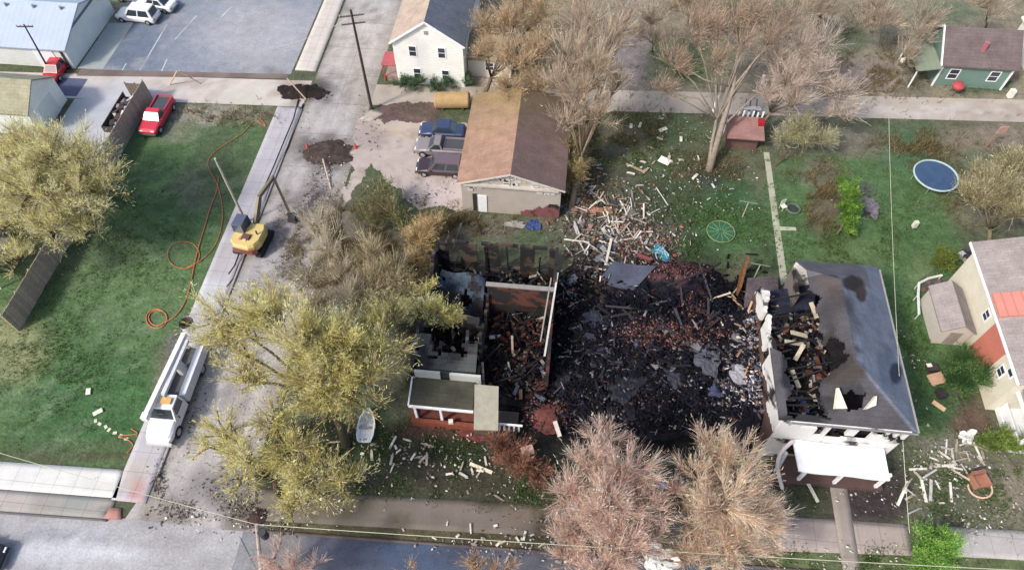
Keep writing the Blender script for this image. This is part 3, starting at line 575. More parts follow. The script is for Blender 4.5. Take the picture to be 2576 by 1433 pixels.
# lean-to shed west of it
o = (32.8, 34, 0)
h = thing('garden_shed', 'pale garden shed with grey roof between white scrap and cream house', 'shed', o)
shell(o, 31.1, 33.5, 31.9, 36.0, 2.0, 2.9, 'y', C(204, 198, 194)).build('wall', m_side, h)
A_, B_ = gable_roof(o, 31.1, 33.5, 31.9, 36.0, 2.0, 2.9, 'y', .15, C(158, 150, 152), C(146, 140, 142)); r_ = A_.build('roof', m_roof, h); B_.build('roof_slope', m_roof, r_)
MB(o).box((32.3, 31.86, .95), (.9, .06, 1.8), col=C(150, 142, 140)).build('door', m_col, h)

# ---------------------------------------------------------------- burnt house by the walk (roof torn open)
X0, X1, Y0, Y1 = 16.2, 24.5, 21.0, 34.2; ZE, ZR = 6.1, 9.0; o = (20.4, 27, 0); xm = (X0 + X1) / 2
h = thing('burnt_grey_roof_house', 'fire-gutted white house with torn grey shingle roof and collapsed west half', 'house', o)
WH = C(226, 226, 230)
FW = [(1.3, 2.6, 5.2, 5.7), (2.5, 3.1, 4.0, 5.9), (3.3, 4.4, 3.9, 5.9), (4.3, 5.4, 4.0, 4.7), (5.1, 6.0, 4.0, 5.8), (6.3, 6.8, 4.9, 5.9), (7.0, 7.4, 4.9, 5.9), (7.65, 8.05, 4.3, 5.9), (1.5, 2.6, .3, 2.4), (4.5, 6.0, .8, 2.3)]
hole_f = lambda s, z: any(a_ <= s <= b_ and c_ <= z <= d_ for a_, b_, c_, d_ in FW)
m_ = wallgrid(MB(o), (X0, Y0), (X1, Y0), 0, ZE, .22, lambda p: scorch(p, WH, .62), .2, hole_f)
wl = m_.build('front_wall', m_side, h)
nW = lambda t: ZE + .3 - max(0, (t - .86)) * 12 - 1.3 * float(noise(t * 30, 3, 1.6, 7)) * (.3 + (t > .5))
wallgrid(MB(o), (X0, Y0 + .1), (X0, 33.0), 0, ZE, .24, lambda p: scorch(p, WH if p.z > 2.9 + 1.2 * float(noise(p.y, p.z, 1.0, 3)) else C(96, 76, 70), .62), .2,
         lambda s, z: z > 3.3 and (int(s * 1.1) in (6, 9)) and z < 5.0, nW).build('side_wall', m_side, h)
wallgrid(MB(o), (X1, Y0), (X1, Y1), 0, ZE, .2, lambda p: scorch(p, WH, .66), .3).build('east_wall', m_side, h)
wallgrid(MB(o), (18.6, Y1), (X1, Y1), 0, ZE, .2, lambda p: scorch(p, WH, .66), .3).build('rear_wall', m_side, h)
wallgrid(MB(o), (18.6, 31.5), (18.6, Y1), 0, ZE - .4, .2, lambda p: scorch(p, C(120, 112, 112), .45), .3).build('rear_side_wall', m_side, h)
for (a_, b_) in ((6.2, 5.0), (6.97, 5.0), (7.72, 4.8)):
    pass
MB(o).box((20.35, 27.3, 3.0), (8.1, 12.4, .2), col=(.02, .018, .02)).build('upper_floor', m_char, h)
HOLE = [(1990, 1050), (1982, 960), (1968, 890), (1900, 850), (1890, 700), (1990, 700), (2064, 745), (2062, 859), (2077, 871), (2088, 852), (2109, 848), (2128, 883), (2122, 905), (2109, 918), (2081, 926), (2069, 961), (2076, 1000), (2074, 1045)]
DORM = [(2112, 1030), (2112, 990), (2180, 988), (2182, 1030)]
FO = .04
def rz(x, y):
    return min(ZE + (x - X0 + .35) * (ZR - ZE) / 4.5, ZE + (X1 + .35 - x) * (ZR - ZE) / 4.5, ZE + (y - Y0 + FO) * .86, ZE + (Y1 + .35 - y) * .80, ZR)
roof = MB(o); cell = .12; nx, ny = int((X1 - X0 + .7) / cell), int((Y1 - Y0 + .35 + FO) / cell); ok = {}; pt = {}
for i in range(nx + 1):
    for j in range(ny + 1):
        x, y = X0 - .35 + i * cell, Y0 - FO + j * cell; z = rz(x, y)
        n_ = float(fbm(x, y, 2.0, 81)); u_, v_ = P(x, y, z)
        sag = max(0, 1 - math.hypot((u_ - 2100) / 70, (v_ - 900) / 120)) * .7 + (n_ - .5) * .1
        pt[i, j] = (x, y, z - sag)
for i in range(nx):
    for j in range(ny):
        x, y, z = pt[i, j]; wn = (float(noise(x, y, .5, 5)) - .5) * 26; u_, v_ = P(x + cell / 2, y + cell / 2, z)
        uu, vv = np.array([u_ + wn]), np.array([v_ + wn * .7])
        rear_gap = x < 18.5 and y > 30.6
        ok[i, j] = not (inpoly(uu, vv, HOLE)[0] or inpoly(uu, vv, DORM)[0] or rear_gap)
sm = {}; th = .12
rz_w = lambda x, y: ZE + (x - X0 + .35) * .667
rz_e = lambda x, y: ZE + (X1 + .35 - x) * .667
rz_s = lambda x, y: ZE + (y - Y0 + .35) * .86
def rc(x, y, z):
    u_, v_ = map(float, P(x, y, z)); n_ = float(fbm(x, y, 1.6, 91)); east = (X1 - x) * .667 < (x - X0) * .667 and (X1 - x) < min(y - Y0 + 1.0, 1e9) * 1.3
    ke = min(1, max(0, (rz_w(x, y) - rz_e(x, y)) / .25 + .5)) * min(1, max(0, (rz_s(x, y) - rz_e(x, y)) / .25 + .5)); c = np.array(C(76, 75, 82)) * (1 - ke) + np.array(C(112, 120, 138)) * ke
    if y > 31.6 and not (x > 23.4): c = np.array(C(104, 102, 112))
    def bl(cu, cv, ru, rv, cc, s=1):
        nonlocal c
        d = math.hypot((u_ - cu) / ru, (v_ - cv) / rv) + (n_ - .5) * 1.2; k_ = min(1, max(0, (1.1 - d) * 2.5)) * s; c = c * (1 - k_) + np.array(C(*cc)) * k_
    bl(2145, 715, 34, 20, (52, 44, 46)); bl(2085, 720, 40, 30, (84, 74, 74), .7); bl(2165, 740, 14, 20, (66, 56, 54)); bl(2100, 770, 46, 50, (62, 58, 60), .8); bl(2110, 930, 80, 70, (58, 52, 50), .9); bl(2020, 1060, 70, 30, (30, 30, 32), .9); bl(2080, 800, 40, 60, (60, 58, 62), .8); bl(2130, 830, 40, 60, (78, 78, 86), .6)
    bl(2085, 870, 26, 60, (44, 40, 42), .9); bl(2140, 985, 40, 26, (50, 50, 56), .8); bl(2060, 1020, 60, 30, (46, 46, 48), .8); bl(2230, 930, 30, 60, (74, 88, 112), .5); bl(2255, 935, 16, 26, (30, 40, 64), .9); bl(2205, 790, 30, 50, (96, 104, 124), .6)
    bl(1985, 930, 24, 110, (28, 30, 40), 1)
    return tuple(c * (.85 + .3 * n_))
b0 = len(roof.v); keys = list(pt); ix = {k_: n for n, k_ in enumerate(keys)}; N_ = len(keys)
roof.v += [(pt[k_][0] - o[0], pt[k_][1] - o[1], pt[k_][2]) for k_ in keys] + [(pt[k_][0] - o[0], pt[k_][1] - o[1], pt[k_][2] - th) for k_ in keys]
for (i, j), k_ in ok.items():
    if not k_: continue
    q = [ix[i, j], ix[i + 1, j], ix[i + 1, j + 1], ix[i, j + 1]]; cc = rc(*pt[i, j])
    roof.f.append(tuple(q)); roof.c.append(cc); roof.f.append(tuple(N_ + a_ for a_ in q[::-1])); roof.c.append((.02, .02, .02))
    for (di, dj, e0, e1) in ((0, -1, 0, 1), (1, 0, 1, 2), (0, 1, 2, 3), (-1, 0, 3, 0)):
        if not ok.get((i + di, j + dj), False): roof.f.append((q[e0], N_ + q[e0], N_ + q[e1], q[e1])); roof.c.append(cc)
rf = roof.build('roof', m_roof, h)
g_ = MB(o); g_.bar((X1 + .42, Y0 - .1, ZE - .02), (X1 + .42, Y1, ZE - .02), .12, .12, C(150, 150, 150)); g_.bar((X0 + .5, Y0 - .2, ZE - .05), (X1 + .4, Y0 - .2, ZE - .05), .1, .1, C(130, 130, 134)); g_.build('gutter', m_col, rf)
m_ = MB(o)   # burnt dormer cheeks either side of the hole
def on_roof(u_, v_):
    z = 8.0
    for _ in range(20): p = G(u_, v_, z); z = .5 * z + .5 * rz(p.x, p.y)
    return Vector((p.x, p.y, z))
for tri in (((2094, 1030), (2122, 1030), (2101, 978)), ((2168, 1032), (2194, 1022), (2196, 998))):
    q = [on_roof(*t) + Vector((0, 0, .12)) for t in tri]; q = q + [p + Vector((.05, -.12, .35)) for p in q]
    MB(o).add(q, [(2, 1, 0), (3, 4, 5), (0, 1, 4, 3), (1, 2, 5, 4), (2, 0, 3, 5)], C(222, 222, 206)).build('dormer_cheek', m_side, h)
# rafters and debris left inside the open half
for k in range(26):
    y = Y0 + .6 + k * .5 + random.uniform(-.1, .1); xe = X0 + random.uniform(.6, 3.9); 
    if random.random() < .7 and y < 31.0: MB(o).bar((X0 + .1, y, ZE), (xe, y + random.uniform(-.5, .5), rz(xe, y) - .2 - random.choice([0, 0, .2, 1.2])), .06, .16, jit((.03, .026, .024), .4)).build('charred_rafter', m_black, h)
m_ = MB(o)
for k in range(900):
    x, y = random.uniform(X0 + .3, 20.8), random.uniform(Y0 + .3, Y1 - 1.5); c = random.choice([(.015, .014, .016)] * 9 + [C(120, 76, 70), C(190, 180, 170), C(150, 150, 160), C(110, 96, 84), C(60, 66, 90)])
    M_ = Matrix.Rotation(random.uniform(0, 6.3), 3, 'Z') @ Matrix.Rotation(random.uniform(-.7, .7), 3, 'X')
    m_.box((x, y, 3.15 + random.uniform(0, .5) + max(0, 18.3 - x) * .2), (random.uniform(.08, .35), random.uniform(.2, 1.0), random.uniform(.04, .14)), col=jit(c, .3), mtx=M_)
kind(m_.build('charred_contents', m_char, h), 'stuff')
m_ = MB(o)
for (a_, b_) in (((1975, 858), (2022, 866)), ((2022, 866), (2000, 905)), ((1990, 835), (2030, 845)), ((2040, 760), (2055, 800)), ((1990, 925), (2010, 975))):
    MB(o).bar(G(*a_, 5.1), G(*b_, 4.7), .3, .12, C(196, 188, 170)).build('pale_joist', m_wood, h)
# front porch: flat white roof, rubble-scorched side
m_ = MB(o)
def pcol(s, t, p): return C(232, 236, 238) if not (s < .03) else (.1, .1, .1)
gridplate(m_, (17.9, 18.75, 3.0), (24.2, 18.85, 2.6), (23.9, 20.85, 3.2), (17.6, 20.85, 3.4), 16, 6, pcol, th=.16, dz=lambda s, t, p: -.10 * math.sin(s * 9) * (1 - t) - .12 * math.sin(s * 3.1)).build('porch_roof', m_white, h)
m_ = MB(o); ps = []
for k in range(9): t = k / 8; ps.append((17.5 - .9 * math.sin(t * 3.1), 20.6 - t * 2.3, 3.6 - 3.0 * t * t))
m_.tube(ps, .14, 6, C(214, 206, 206)); m_.tube([(17.3, 19.7, .1), (17.1, 19.9, 3.1)], .16, 8, C(206, 204, 210)); m_.build('broken_porch_arch', m_col, h)
for xx in (18.7, 21.2, 24.1): MB(o).box((xx, 19.1, 1.5), (.2, .2, 2.9), col=C(190, 190, 192)).build('porch_post', m_white, h)
m_ = MB(o); m_.box((20.9, 19.85, .25), (7.4, 1.9, .5), col=C(88, 70, 70)); m_.build('porch_floor', m_col, h)

# collapsed dark roof sheets behind that house
def sheet_thing(name, label, cat, pts, th, col, m, group=None, warp=.18, n=10):
    c = sum((Vector(p) for p in pts), Vector()) / 4; t_ = MB((c.x, c.y, 0)); ph = random.uniform(0, 6)
    gridplate(t_, *pts, n, n, (lambda s, t, p: tuple(np.array(col) * (.75 + .5 * float(fbm(p[0], p[1], .9, 33))))), th=th, dz=lambda s, t, p: warp * math.sin(s * 4 + ph) * math.cos(t * 3 + ph))
    return tag(t_.build(name, m, loc=(c.x, c.y, 0)), label, cat, group)
sheet_thing('roof_sheet', 'navy-black collapsed roof sheet leaning against the gutted white house', 'roof sheet', [G(1930, 795, 3.6), G(2050, 775, 4.2), G(2050, 712, 4.2), G(1925, 735, 4.0)], .12, C(44, 48, 66), m_char)
sheet_thing('roof_sheet', 'brown-grey collapsed roof sheet at the end of the garden path', 'roof sheet', [G(1872, 775, 1.6), G(1960, 745, 2.4), G(1955, 692, 2.4), G(1880, 700, 2.2)], .12, C(84, 76, 82), m_char)
sheet_thing('roof_sheet', 'slate-grey slab of roof lying beside the blue tangle', 'roof sheet', [G(1500, 712, .5), G(1590, 732, .9), G(1650, 672, 1.1), G(1545, 655, .8)], .14, C(78, 82, 100), m_roof)
sheet_thing('roof_sheet', 'pale grey panel lying across the east edge of the brick rubble', 'roof sheet', [G(1815, 905, 1.0), G(1890, 925, 1.2), G(1885, 880, 1.5), G(1820, 870, 1.4)], .08, C(160, 160, 160), m_roof)
m_ = MB((15, 33, 0)); wallgrid(m_, G(1852, 745), G(1862, 690), 0, 2.6, .2, lambda p: C(120, 84, 56), .3, top=lambda t: 1.4 + 1.2 * t)
tag(m_.build('wall_stub', m_wood, loc=(15, 33, 0)), 'orange-brown standing wall stub north of the brick rubble', 'wall stub')

# ---------------------------------------------------------------- burnt brick house (roofless)
o = (-4.7, 28, 0)
h = thing('burnt_brick_house', 'roofless burnt brick house with charred rooms and front porch', 'house', o)
BR = C(88, 54, 48)
bc = lambda lvl=.52: (lambda p: scorch(p, BR, lvl, 1.1, 75))
soot_w = lambda p: scorch(p, C(84, 74, 66), .40, .9, 77)
WN = [(.9, 1.9), (3.2, 4.1), (5.0, 6.9), (8.0, 9.3)]
wallgrid(MB(o), (-9.6, 34.9), (.2, 34.9), 0, 4.9, .25, soot_w, .2, lambda s, z: any(a_ < s < b_ for a_, b_ in WN) and (1.7 < z < 4.4 or z < 1.0), lambda t: 4.9 - .7 * float(noise(t * 30, 3, 2, 3))).build('rear_wall', m_col, h)
wallgrid(MB(o), (-9.7, 22.8), (-9.7, 34.8), 0, 5, .25, soot_w, .25, lambda s, z: int(s * .6) in (2, 5) and .6 < z < 1.8, lambda t: 2.4 + 2.4 * float(noise(t * 20, 1, 2, 4))).build('west_wall', m_col, h)
wallgrid(MB(o), (.2, 24.5), (.2, 34.8), 0, 5.2, .25, bc(.38), .25, top=lambda t: 2.8 + 1.4 * t + 1.6 * float(noise(t * 20, 1, 1.6, 4))).build('east_wall', m_brick, h)
MB(o).bar((-.1, 24.8, 5.0), (.38, 32.2, 5.1), .14, .1, C(196, 196, 192)).build('wall_cap', m_col, h)
MB(o).bar((-.5, 26.2, 4.6), (-.1, 31.8, 4.9), .1, .1, C(150, 148, 144)).build('wall_cap', m_col, h)
m_ = wallgrid(MB(o), (-5.0, 30.7), (.1, 30.7), 0, 4.9, .25, lambda p: scorch(p, C(96, 60, 52) if p.z > 2.4 else C(50, 38, 36), .44, .8, 79), .2, lambda s, z: 2.3 < s < 3.2 and z < 1.6).build('inner_wall', m_brick, h)
MB(o).box((-2.45, 30.7, 4.96), (5.3, .36, .12), col=C(140, 136, 136)).build('wall_coping', m_col, h)
wallgrid(MB(o), (-5.0, 23.2), (-5.0, 30.6), 0, 4.8, .22, soot_w, .25, top=lambda t: 1.0 + 4.2 * float(noise(t * 20, 5, 2, 6))).build('partition', m_col, h)
wallgrid(MB(o), (-9.6, 28.4), (-5.1, 28.4), 0, 4.6, .22, soot_w, .25, lambda s, z: 1.6 < s < 2.6 and z < 2, lambda t: 4.6 - 2.4 * t).build('partition', m_col, h)
MB(o).box((-4.7, 28.9, .15), (9.7, 12.0, .3), col=(.014, .013, .015)).build('floor', m_char, h)
# collapsed roof of the north-west room
m_ = MB(o)
gridplate(m_, (-9.2, 28.6, 3.6), (-5.3, 28.7, 1.9), (-5.4, 32.4, 3.0), (-9.0, 32.8, 3.9), 16, 18, lambda s, t, p: scorch(p, C(66, 76, 92), .44 if t > .5 else .3, 1.0, 83), th=.12, dz=lambda s, t, p: .5 * math.sin(s * 5 + t * 4), hole=lambda c: float(fbm(c.x, c.y, 1.2, 85)) > .66).build('collapsed_roof', m_char, h)
# front room: torn roof with olive tone and off-white upper wall panels
OL = C(76, 80, 80)
gridplate(MB(o), (-9.9, 23.4, 4.0), (-5.0, 23.5, 4.0), (-5.2, 27.6, 5.0), (-9.8, 27.6, 5.0), 20, 16, lambda s, t, p: scorch(p, OL, .42 + .1 * (1 - t), 1.2, 87), th=.14,
          hole=lambda c: (math.hypot((c.x + 7.4) / 1.7, (c.y - 26.1) / 1.2) + (float(noise(c.x, c.y, .5, 3)) - .5) * 1.3) < 1.15 or float(noise(c.x, c.y, .7, 9)) > .78).build('torn_roof', m_roof, h)
m_ = MB(o); CRW = C(186, 190, 190)
m_.box((-8.55, 23.2, 3.3), (1.9, .2, 1.5), col=CRW); m_.box((-5.75, 23.2, 3.3), (2.3, .2, 1.5), col=CRW); m_.box((-7.2, 23.3, 3.3), (.8, .1, 1.5), col=C(48, 58, 58)); m_.build('front_wall_panel', m_side, h)
wallgrid(MB(o), (-9.6, 23.2), (-5.0, 23.2), 0, 2.55, .22, lambda p: scorch(p, C(90, 70, 64), .5), .25, lambda s, z: (1.2 < s < 2.1 or 3.0 < s < 3.8) and z > .7).build('front_wall', m_brick, h)
pr = gridplate(MB(o), (-9.6, 21.05, 2.7), (-5.0, 21.05, 2.7), (-5.0, 23.1, 3.2), (-9.6, 23.1, 3.2), 18, 8, lambda s, t, p: tuple(np.array(C(72, 72, 62)) * (.5 + .9 * float(fbm(p[0], p[1], 1.1, 89)))), th=.1).build('porch_roof', m_roof, h)
MB(o).box((-7.3, 21.0, 2.62), (4.75, .14, .2), col=C(214, 212, 210)).build('porch_beam', m_white, pr)
MB(o).bar((-9.7, 21.0, 2.7), (-9.7, 23.1, 3.25), .1, .14, C(206, 204, 200)).build('porch_edge', m_white, pr)
for xx in (-9.25, -7.35): MB(o).box((xx, 21.0, 1.5), (.2, .2, 2.1), col=C(220, 214, 212), taper=.8).build('porch_post', m_white, h)
m_ = MB(o); m_.box((-7.2, 20.75, .42), (4.8, .3, .85), col=C(128, 72, 58)); m_.box((-9.6, 21.9, .42), (.3, 2.0, .85), col=C(120, 70, 58)); m_.build('porch_brick_parapet', m_brick, h)
m_ = MB(o); m_.box((-7.2, 22, .3), (4.6, 2.1, .3), col=C(112, 66, 58)); m_.box((-3.3, 21.3, .25), (3.2, 2.0, .3), col=C(78, 68, 66)); m_.build('porch_floor', m_brick, h)
MB(o).slab([(-4.75, 19.85, 2.2), (-3.0, 19.95, 2.2), (-3.25, 22.75, 3.6), (-5.0, 22.7, 3.7)], .12, C(150, 148, 138)).build('fallen_panel', m_col, h)
m_ = MB(o)
for k in range(5): m_.box((-3.0 + k * .36, 20.75, 1.0), (.14, .12, 1.0), col=C(222, 220, 218))
m_.box((-2.2, 20.76, 1.5), (1.8, .14, .1), col=C(222, 220, 218)); m_.build('porch_balustrade', m_white, h)
for (a_, b_) in (((1214, 912), (1218, 980)), ((1288, 845), (1290, 905)), ((1205, 850), (1212, 905))): MB(o).bar(G(*b_, .3), G(*a_, 2.6), .16, .16, C(176, 160, 150)).build('stud', m_wood, h)
m_ = MB(o)
for k in range(2600):
    x, y = random.uniform(-9.3, .1), random.uniform(23.4, 34.6); zone = (x > -4.6 and 27 < y < 30.5)
    c = random.choice([(.014, .013, .015)] * 12 + ([C(98, 58, 50)] * 7 + [C(120, 96, 72)] if zone else [C(110, 90, 76), C(90, 96, 110), C(70, 44, 38)]) + [C(150, 146, 140)])
    M_ = Matrix.Rotation(random.uniform(0, 6.3), 3, 'Z') @ Matrix.Rotation(random.uniform(-.9, .9), 3, 'X')
    m_.box((x, y, .3 + random.random() ** 2 * 1.1), (random.uniform(.05, .3), random.uniform(.15, 1.1), random.uniform(.04, .15)), col=jit(c, .3), mtx=M_)
kind(m_.build('charred_contents', m_char, h), 'stuff')
for k in range(58):
    x, y = random.uniform(-9.3, 0), random.uniform(23.6, 34.4); a_ = random.uniform(0, 3.14); L2 = random.uniform(.8, 3.2); e = random.random()
    MB(o).bar((x, y, .5 + e), (x + L2 * math.cos(a_), min(34.6, y + L2 * math.sin(a_)), .6 + e + random.choice([0, .4, 1.4])), .07, .14, jit(random.choice([(.016, .015, .016)] * 5 + [C(96, 84, 76), C(130, 124, 118)]), .3)).build('charred_beam', m_black if k % 4 else m_col, h)
for k in range(16):
    x, y = random.choice([(-5.0, random.uniform(24, 31)), (-9.6, random.uniform(24, 35)), (random.uniform(-9, 0), 34.7), (random.uniform(-9, -5), 28.4)]); MB(o).bar((x, y, .2), (x + random.uniform(-.3, .3), y + random.uniform(-.3, .3), random.uniform(3.2, 5.4)), .09, .12, (.02, .018, .018)).build('charred_stud', m_black, h)
for (a_, b_) in (((1120, 640), (1075, 700)), ((1160, 560), (1135, 610)), ((1205, 615), (1195, 700))): pass

# ================================================================ fences, poles, wires
def fence_run(name, label, a, b, ht, col, posts=9):
    a, b = Vector((*a[:2], 0)), Vector((*b[:2], 0)); t_ = thing(name, label, 'fence', tuple(a)); oo = tuple(a); d = (b - a).normalized(); L_ = (b - a).length
    m_ = MB(oo); n = int(L_ / .16)
    for i in range(n):
        p = a + d * (i + .5) * L_ / n; m_.box((p.x, p.y, ht / 2 + random.uniform(-.02, .02)), (L_ / n * .93, .05, ht), math.atan2(d.y, d.x), jit(col, .16))
    m_.build('boards', m_wood, t_)
    for i in range(posts):
        p = a + d * L_ * i / (posts - 1) + Vector((-d.y, d.x, 0)) * .09; MB(oo).box((p.x, p.y, ht / 2), (.12, .12, ht + .06), col=jit(col, .1)).build('post', m_wood, t_)
    return t_
fence_run('board_fence', 'tall grey-brown board fence stretch beside the parked red pickup', (-43.35, 43.4), (-43.35, 54.0), 2.5, C(162, 150, 142), 6)
fence_run('board_fence', 'tall grey-brown board fence stretch beside the green lawn and bungalow', (-43.3, 25.6), (-43.35, 43.3), 2.5, C(168, 154, 142), 9)
fence_run('board_fence', 'short cross fence closing the north end of the trailer bay', (-45.6, 54.05), (-43.5, 54.05), 1.9, C(120, 112, 106), 3)
def pole(name, label, base, top, r, col, cross=None, can=False, group=None):
    base, top = Vector(base), Vector(top); t_ = thing(name, label, 'utility pole', tuple(base)); oo = tuple(base)
    MB(oo).tube([base, base.lerp(top, .5), top], [r * 1.2, r, r * .8], 8, col).build('shaft', m_bark, t_)
    if cross:
        d, L_, hs = cross
        for hh in hs:
            p = base.lerp(top, hh); dv = Vector((math.cos(d), math.sin(d), 0)) * L_ / 2; MB(oo).bar(p - dv, p + dv, .1, .12, (.12, .1, .09)).build('crossarm', m_bark, t_)
            for s in (-1, -.5, .5, 1): MB(oo).tube([p + dv * s + Vector((0, 0, .05)), p + dv * s + Vector((0, 0, .22))], .05, 6, (.4, .42, .42)).build('insulator', m_col, t_)
    if can:
        p = base.lerp(top, .86); MB(oo).tube([p + Vector((.35, .1, -.45)), p + Vector((.35, .1, .45))], .25, 12, (.05, .05, .055)).build('transformer', m_col, t_)
    return t_
pole('utility_pole', 'tall dark utility pole at the street corner near the white two-storey house', (-20.1, 54.75, 0), (-20.1, 54.75, 11.6), .13, C(74, 66, 66), (0.3, 2.2, (.95, .88)))
pole('utility_pole', 'pale leaning wooden pole standing behind the yellow excavator', (-28.3, 38.6, 0), (-28.3, 38.6, 8.3), .12, C(176, 172, 160))
pole('utility_pole', 'thin dark utility pole in front of the long metal building', G(128, 184), G(60, 62, 7.0), .09, C(80, 84, 92), (0.1, 1.6, (.96,)))
pole('utility_pole', 'leaning pole with black transformer at the corner of the two streets', G(664, 1500), G(645, 1318, 6.5), .13, C(170, 160, 156), (0.2, 1.8, (.97,)), True)
m_ = MB(); 
def wire_(name, label, a, b, sag, r=.028, n=24):
    a, b = Vector(a), Vector(b); c = (a + b) / 2; ps = [a.lerp(b, t / n) - Vector((0, 0, sag * 4 * (t / n) * (1 - t / n))) for t in range(n + 1)]
    return tag(MB((c.x, c.y, 0)).tube(ps, r, 4, C(178, 176, 130)).build(name, m_wire, loc=(c.x, c.y, 0)), label, 'wire')
tp = G(645, 1318, 6.5)
wire_('overhead_wire', 'pale overhead wire running east above the front verge', tp, G(2620, 1436, 7.0), .5, .024)
wire_('overhead_wire', 'pale overhead wire crossing the lawn south of the white bucket truck', G(-60, 1121, 7.0), tp, .4, .02)
wire_('overhead_wire', 'pale overhead wire crossing the back garden past the gutted white house', G(2236, 290, 6.5), G(2262, 940, 6.5), .2, .022)
wire_('overhead_wire', 'pale overhead service wire dropping past the gutted white house gutter', G(2262, 940, 6.5), G(2288, 1340, 2.0), .1, .022)
wire_('overhead_wire', 'thin wire strung from the tall dark pole toward the alley', (-20.1, 54.75, 11.0), (-29.0, 56.0, 6.0), .4, .02)
for k, (uvs) in enumerate(([(752, 250), (738, 300), (715, 350), (690, 420), (662, 480), (648, 530)], [(764, 262), (746, 310), (722, 370), (700, 420), (672, 490), (655, 540)], [(622, 632), (600, 668), (586, 700), (570, 722)], [(600, 640), (590, 668), (576, 690)])):
    ps = [G(u_ + random.uniform(-2, 2), v_, .06) for u_, v_ in uvs]; c = ps[0]
    tag(MB((c.x, c.y, 0)).tube(ps, .09, 5, (.02, .02, .022)).build('fallen_cable', m_rub, loc=(c.x, c.y, 0)), 'black fallen cable lying along the kerb by the excavator', 'cable', 'fallen cables along the kerb')
for k, (a_, b_, lb) in enumerate((((446, 178), (427, 213), 'short tan timber strut leaning at the edge of the parking lot'), ((450, 178), (503, 210), 'long tan timber strut splayed at the edge of the parking lot'), ((722, 197), (770, 250), 'pale broken stick over the dark pile at the alley mouth'), ((812, 400), (833, 476), 'pale broken stick on the dug dark soil in the street'))):
    A1, B1 = G(*a_, 2.2 if k < 3 else .5), G(*b_, .05); tag(MB((B1.x, B1.y, 0)).tube([B1, A1], .07, 6, C(196, 176, 156)).build('timber_strut', m_wood, loc=(B1.x, B1.y, 0)), lb, 'strut')
# orange hose on the lawn
def hose(label, uvs, r=.036):
    c = G(*uvs[len(uvs) // 2]); ps = []
    V_ = [Vector((u_, v_, 0)) for u_, v_ in uvs]
    for i in range(len(V_) - 1):
        p0, p1, p2, p3 = V_[max(i - 1, 0)], V_[i], V_[i + 1], V_[min(i + 2, len(V_) - 1)]
        for k in range(6):
            t = k / 6; q = .5 * ((2 * p1) + (p2 - p0) * t + (2 * p0 - 5 * p1 + 4 * p2 - p3) * t * t + (3 * p1 - p0 - 3 * p2 + p3) * t ** 3); ps.append(G(q.x, q.y, .07))
    return tag(MB((c.x, c.y, 0)).tube(ps, r, 5, C(184, 116, 78)).build('orange_hose', m_col, loc=(c.x, c.y, 0)), label, 'hose')
def ring_uv(cu, cv, ru, rv, a0, n=14): return [(cu + ru * math.cos(a0 + 2 * math.pi * k / n), cv + rv * math.sin(a0 + 2 * math.pi * k / n)) for k in range(n + 1)]
hose('orange hose looping up the lawn to the sidewalk top', [(650, 292), (668, 318), (640, 305), (610, 335), (545, 378), (524, 405), (528, 430), (545, 460), (556, 500), (560, 545), (552, 590), (535, 625), (505, 655), (470, 672)] + ring_uv(462, 641, 40, 34, .9))
hose('orange hose running straight down the lawn and ending in a small coil', [(550, 445), (545, 480), (530, 520), (515, 570), (500, 620), (488, 670), (478, 720), (462, 765), (440, 795), (420, 808)] + ring_uv(394, 801, 26, 24, .4) + ring_uv(396, 799, 22, 19, .6)[:12], .05)
hose('thin orange hose piece curling beside the bucket truck', [(330, 1078), (345, 1090), (300, 1096), (322, 1105), (334, 1120), (318, 1140)], .04)

# ================================================================ vehicles
def body_ring(x, hw, zb, zs, zt, tw):
    """cross-section at station x: sill zb, shoulder zs, top zt, top half width tw"""
    return [Vector(p) for p in ((x, -hw * .92, zb), (x, -hw, zb + .18), (x, -hw, zs), (x, -tw, zt), (x, 0, zt + .02), (x, tw, zt), (x, hw, zs), (x, hw, zb + .18), (x, hw * .92, zb))]
def wheel(parent, x, y, r=.34, wd=.24, rimc=(.3, .3, .31)):
    t_ = MB(); s = 1 if y > 0 else -1
    t_.tube([(x, y - wd / 2, r), (x, y - wd * .42, r), (x, y + wd * .42, r), (x, y + wd / 2, r)], [r * .9, r, r, r * .9], 18, (.02, .02, .022)); w_ = t_.build('wheel', m_rub, parent)
    MB().tube([(x, y + s * wd * .40, r), (x, y + s * (wd / 2 + .015), r)], [r * .62, r * .55], 12, rimc).build('rim', m_metal, w_)
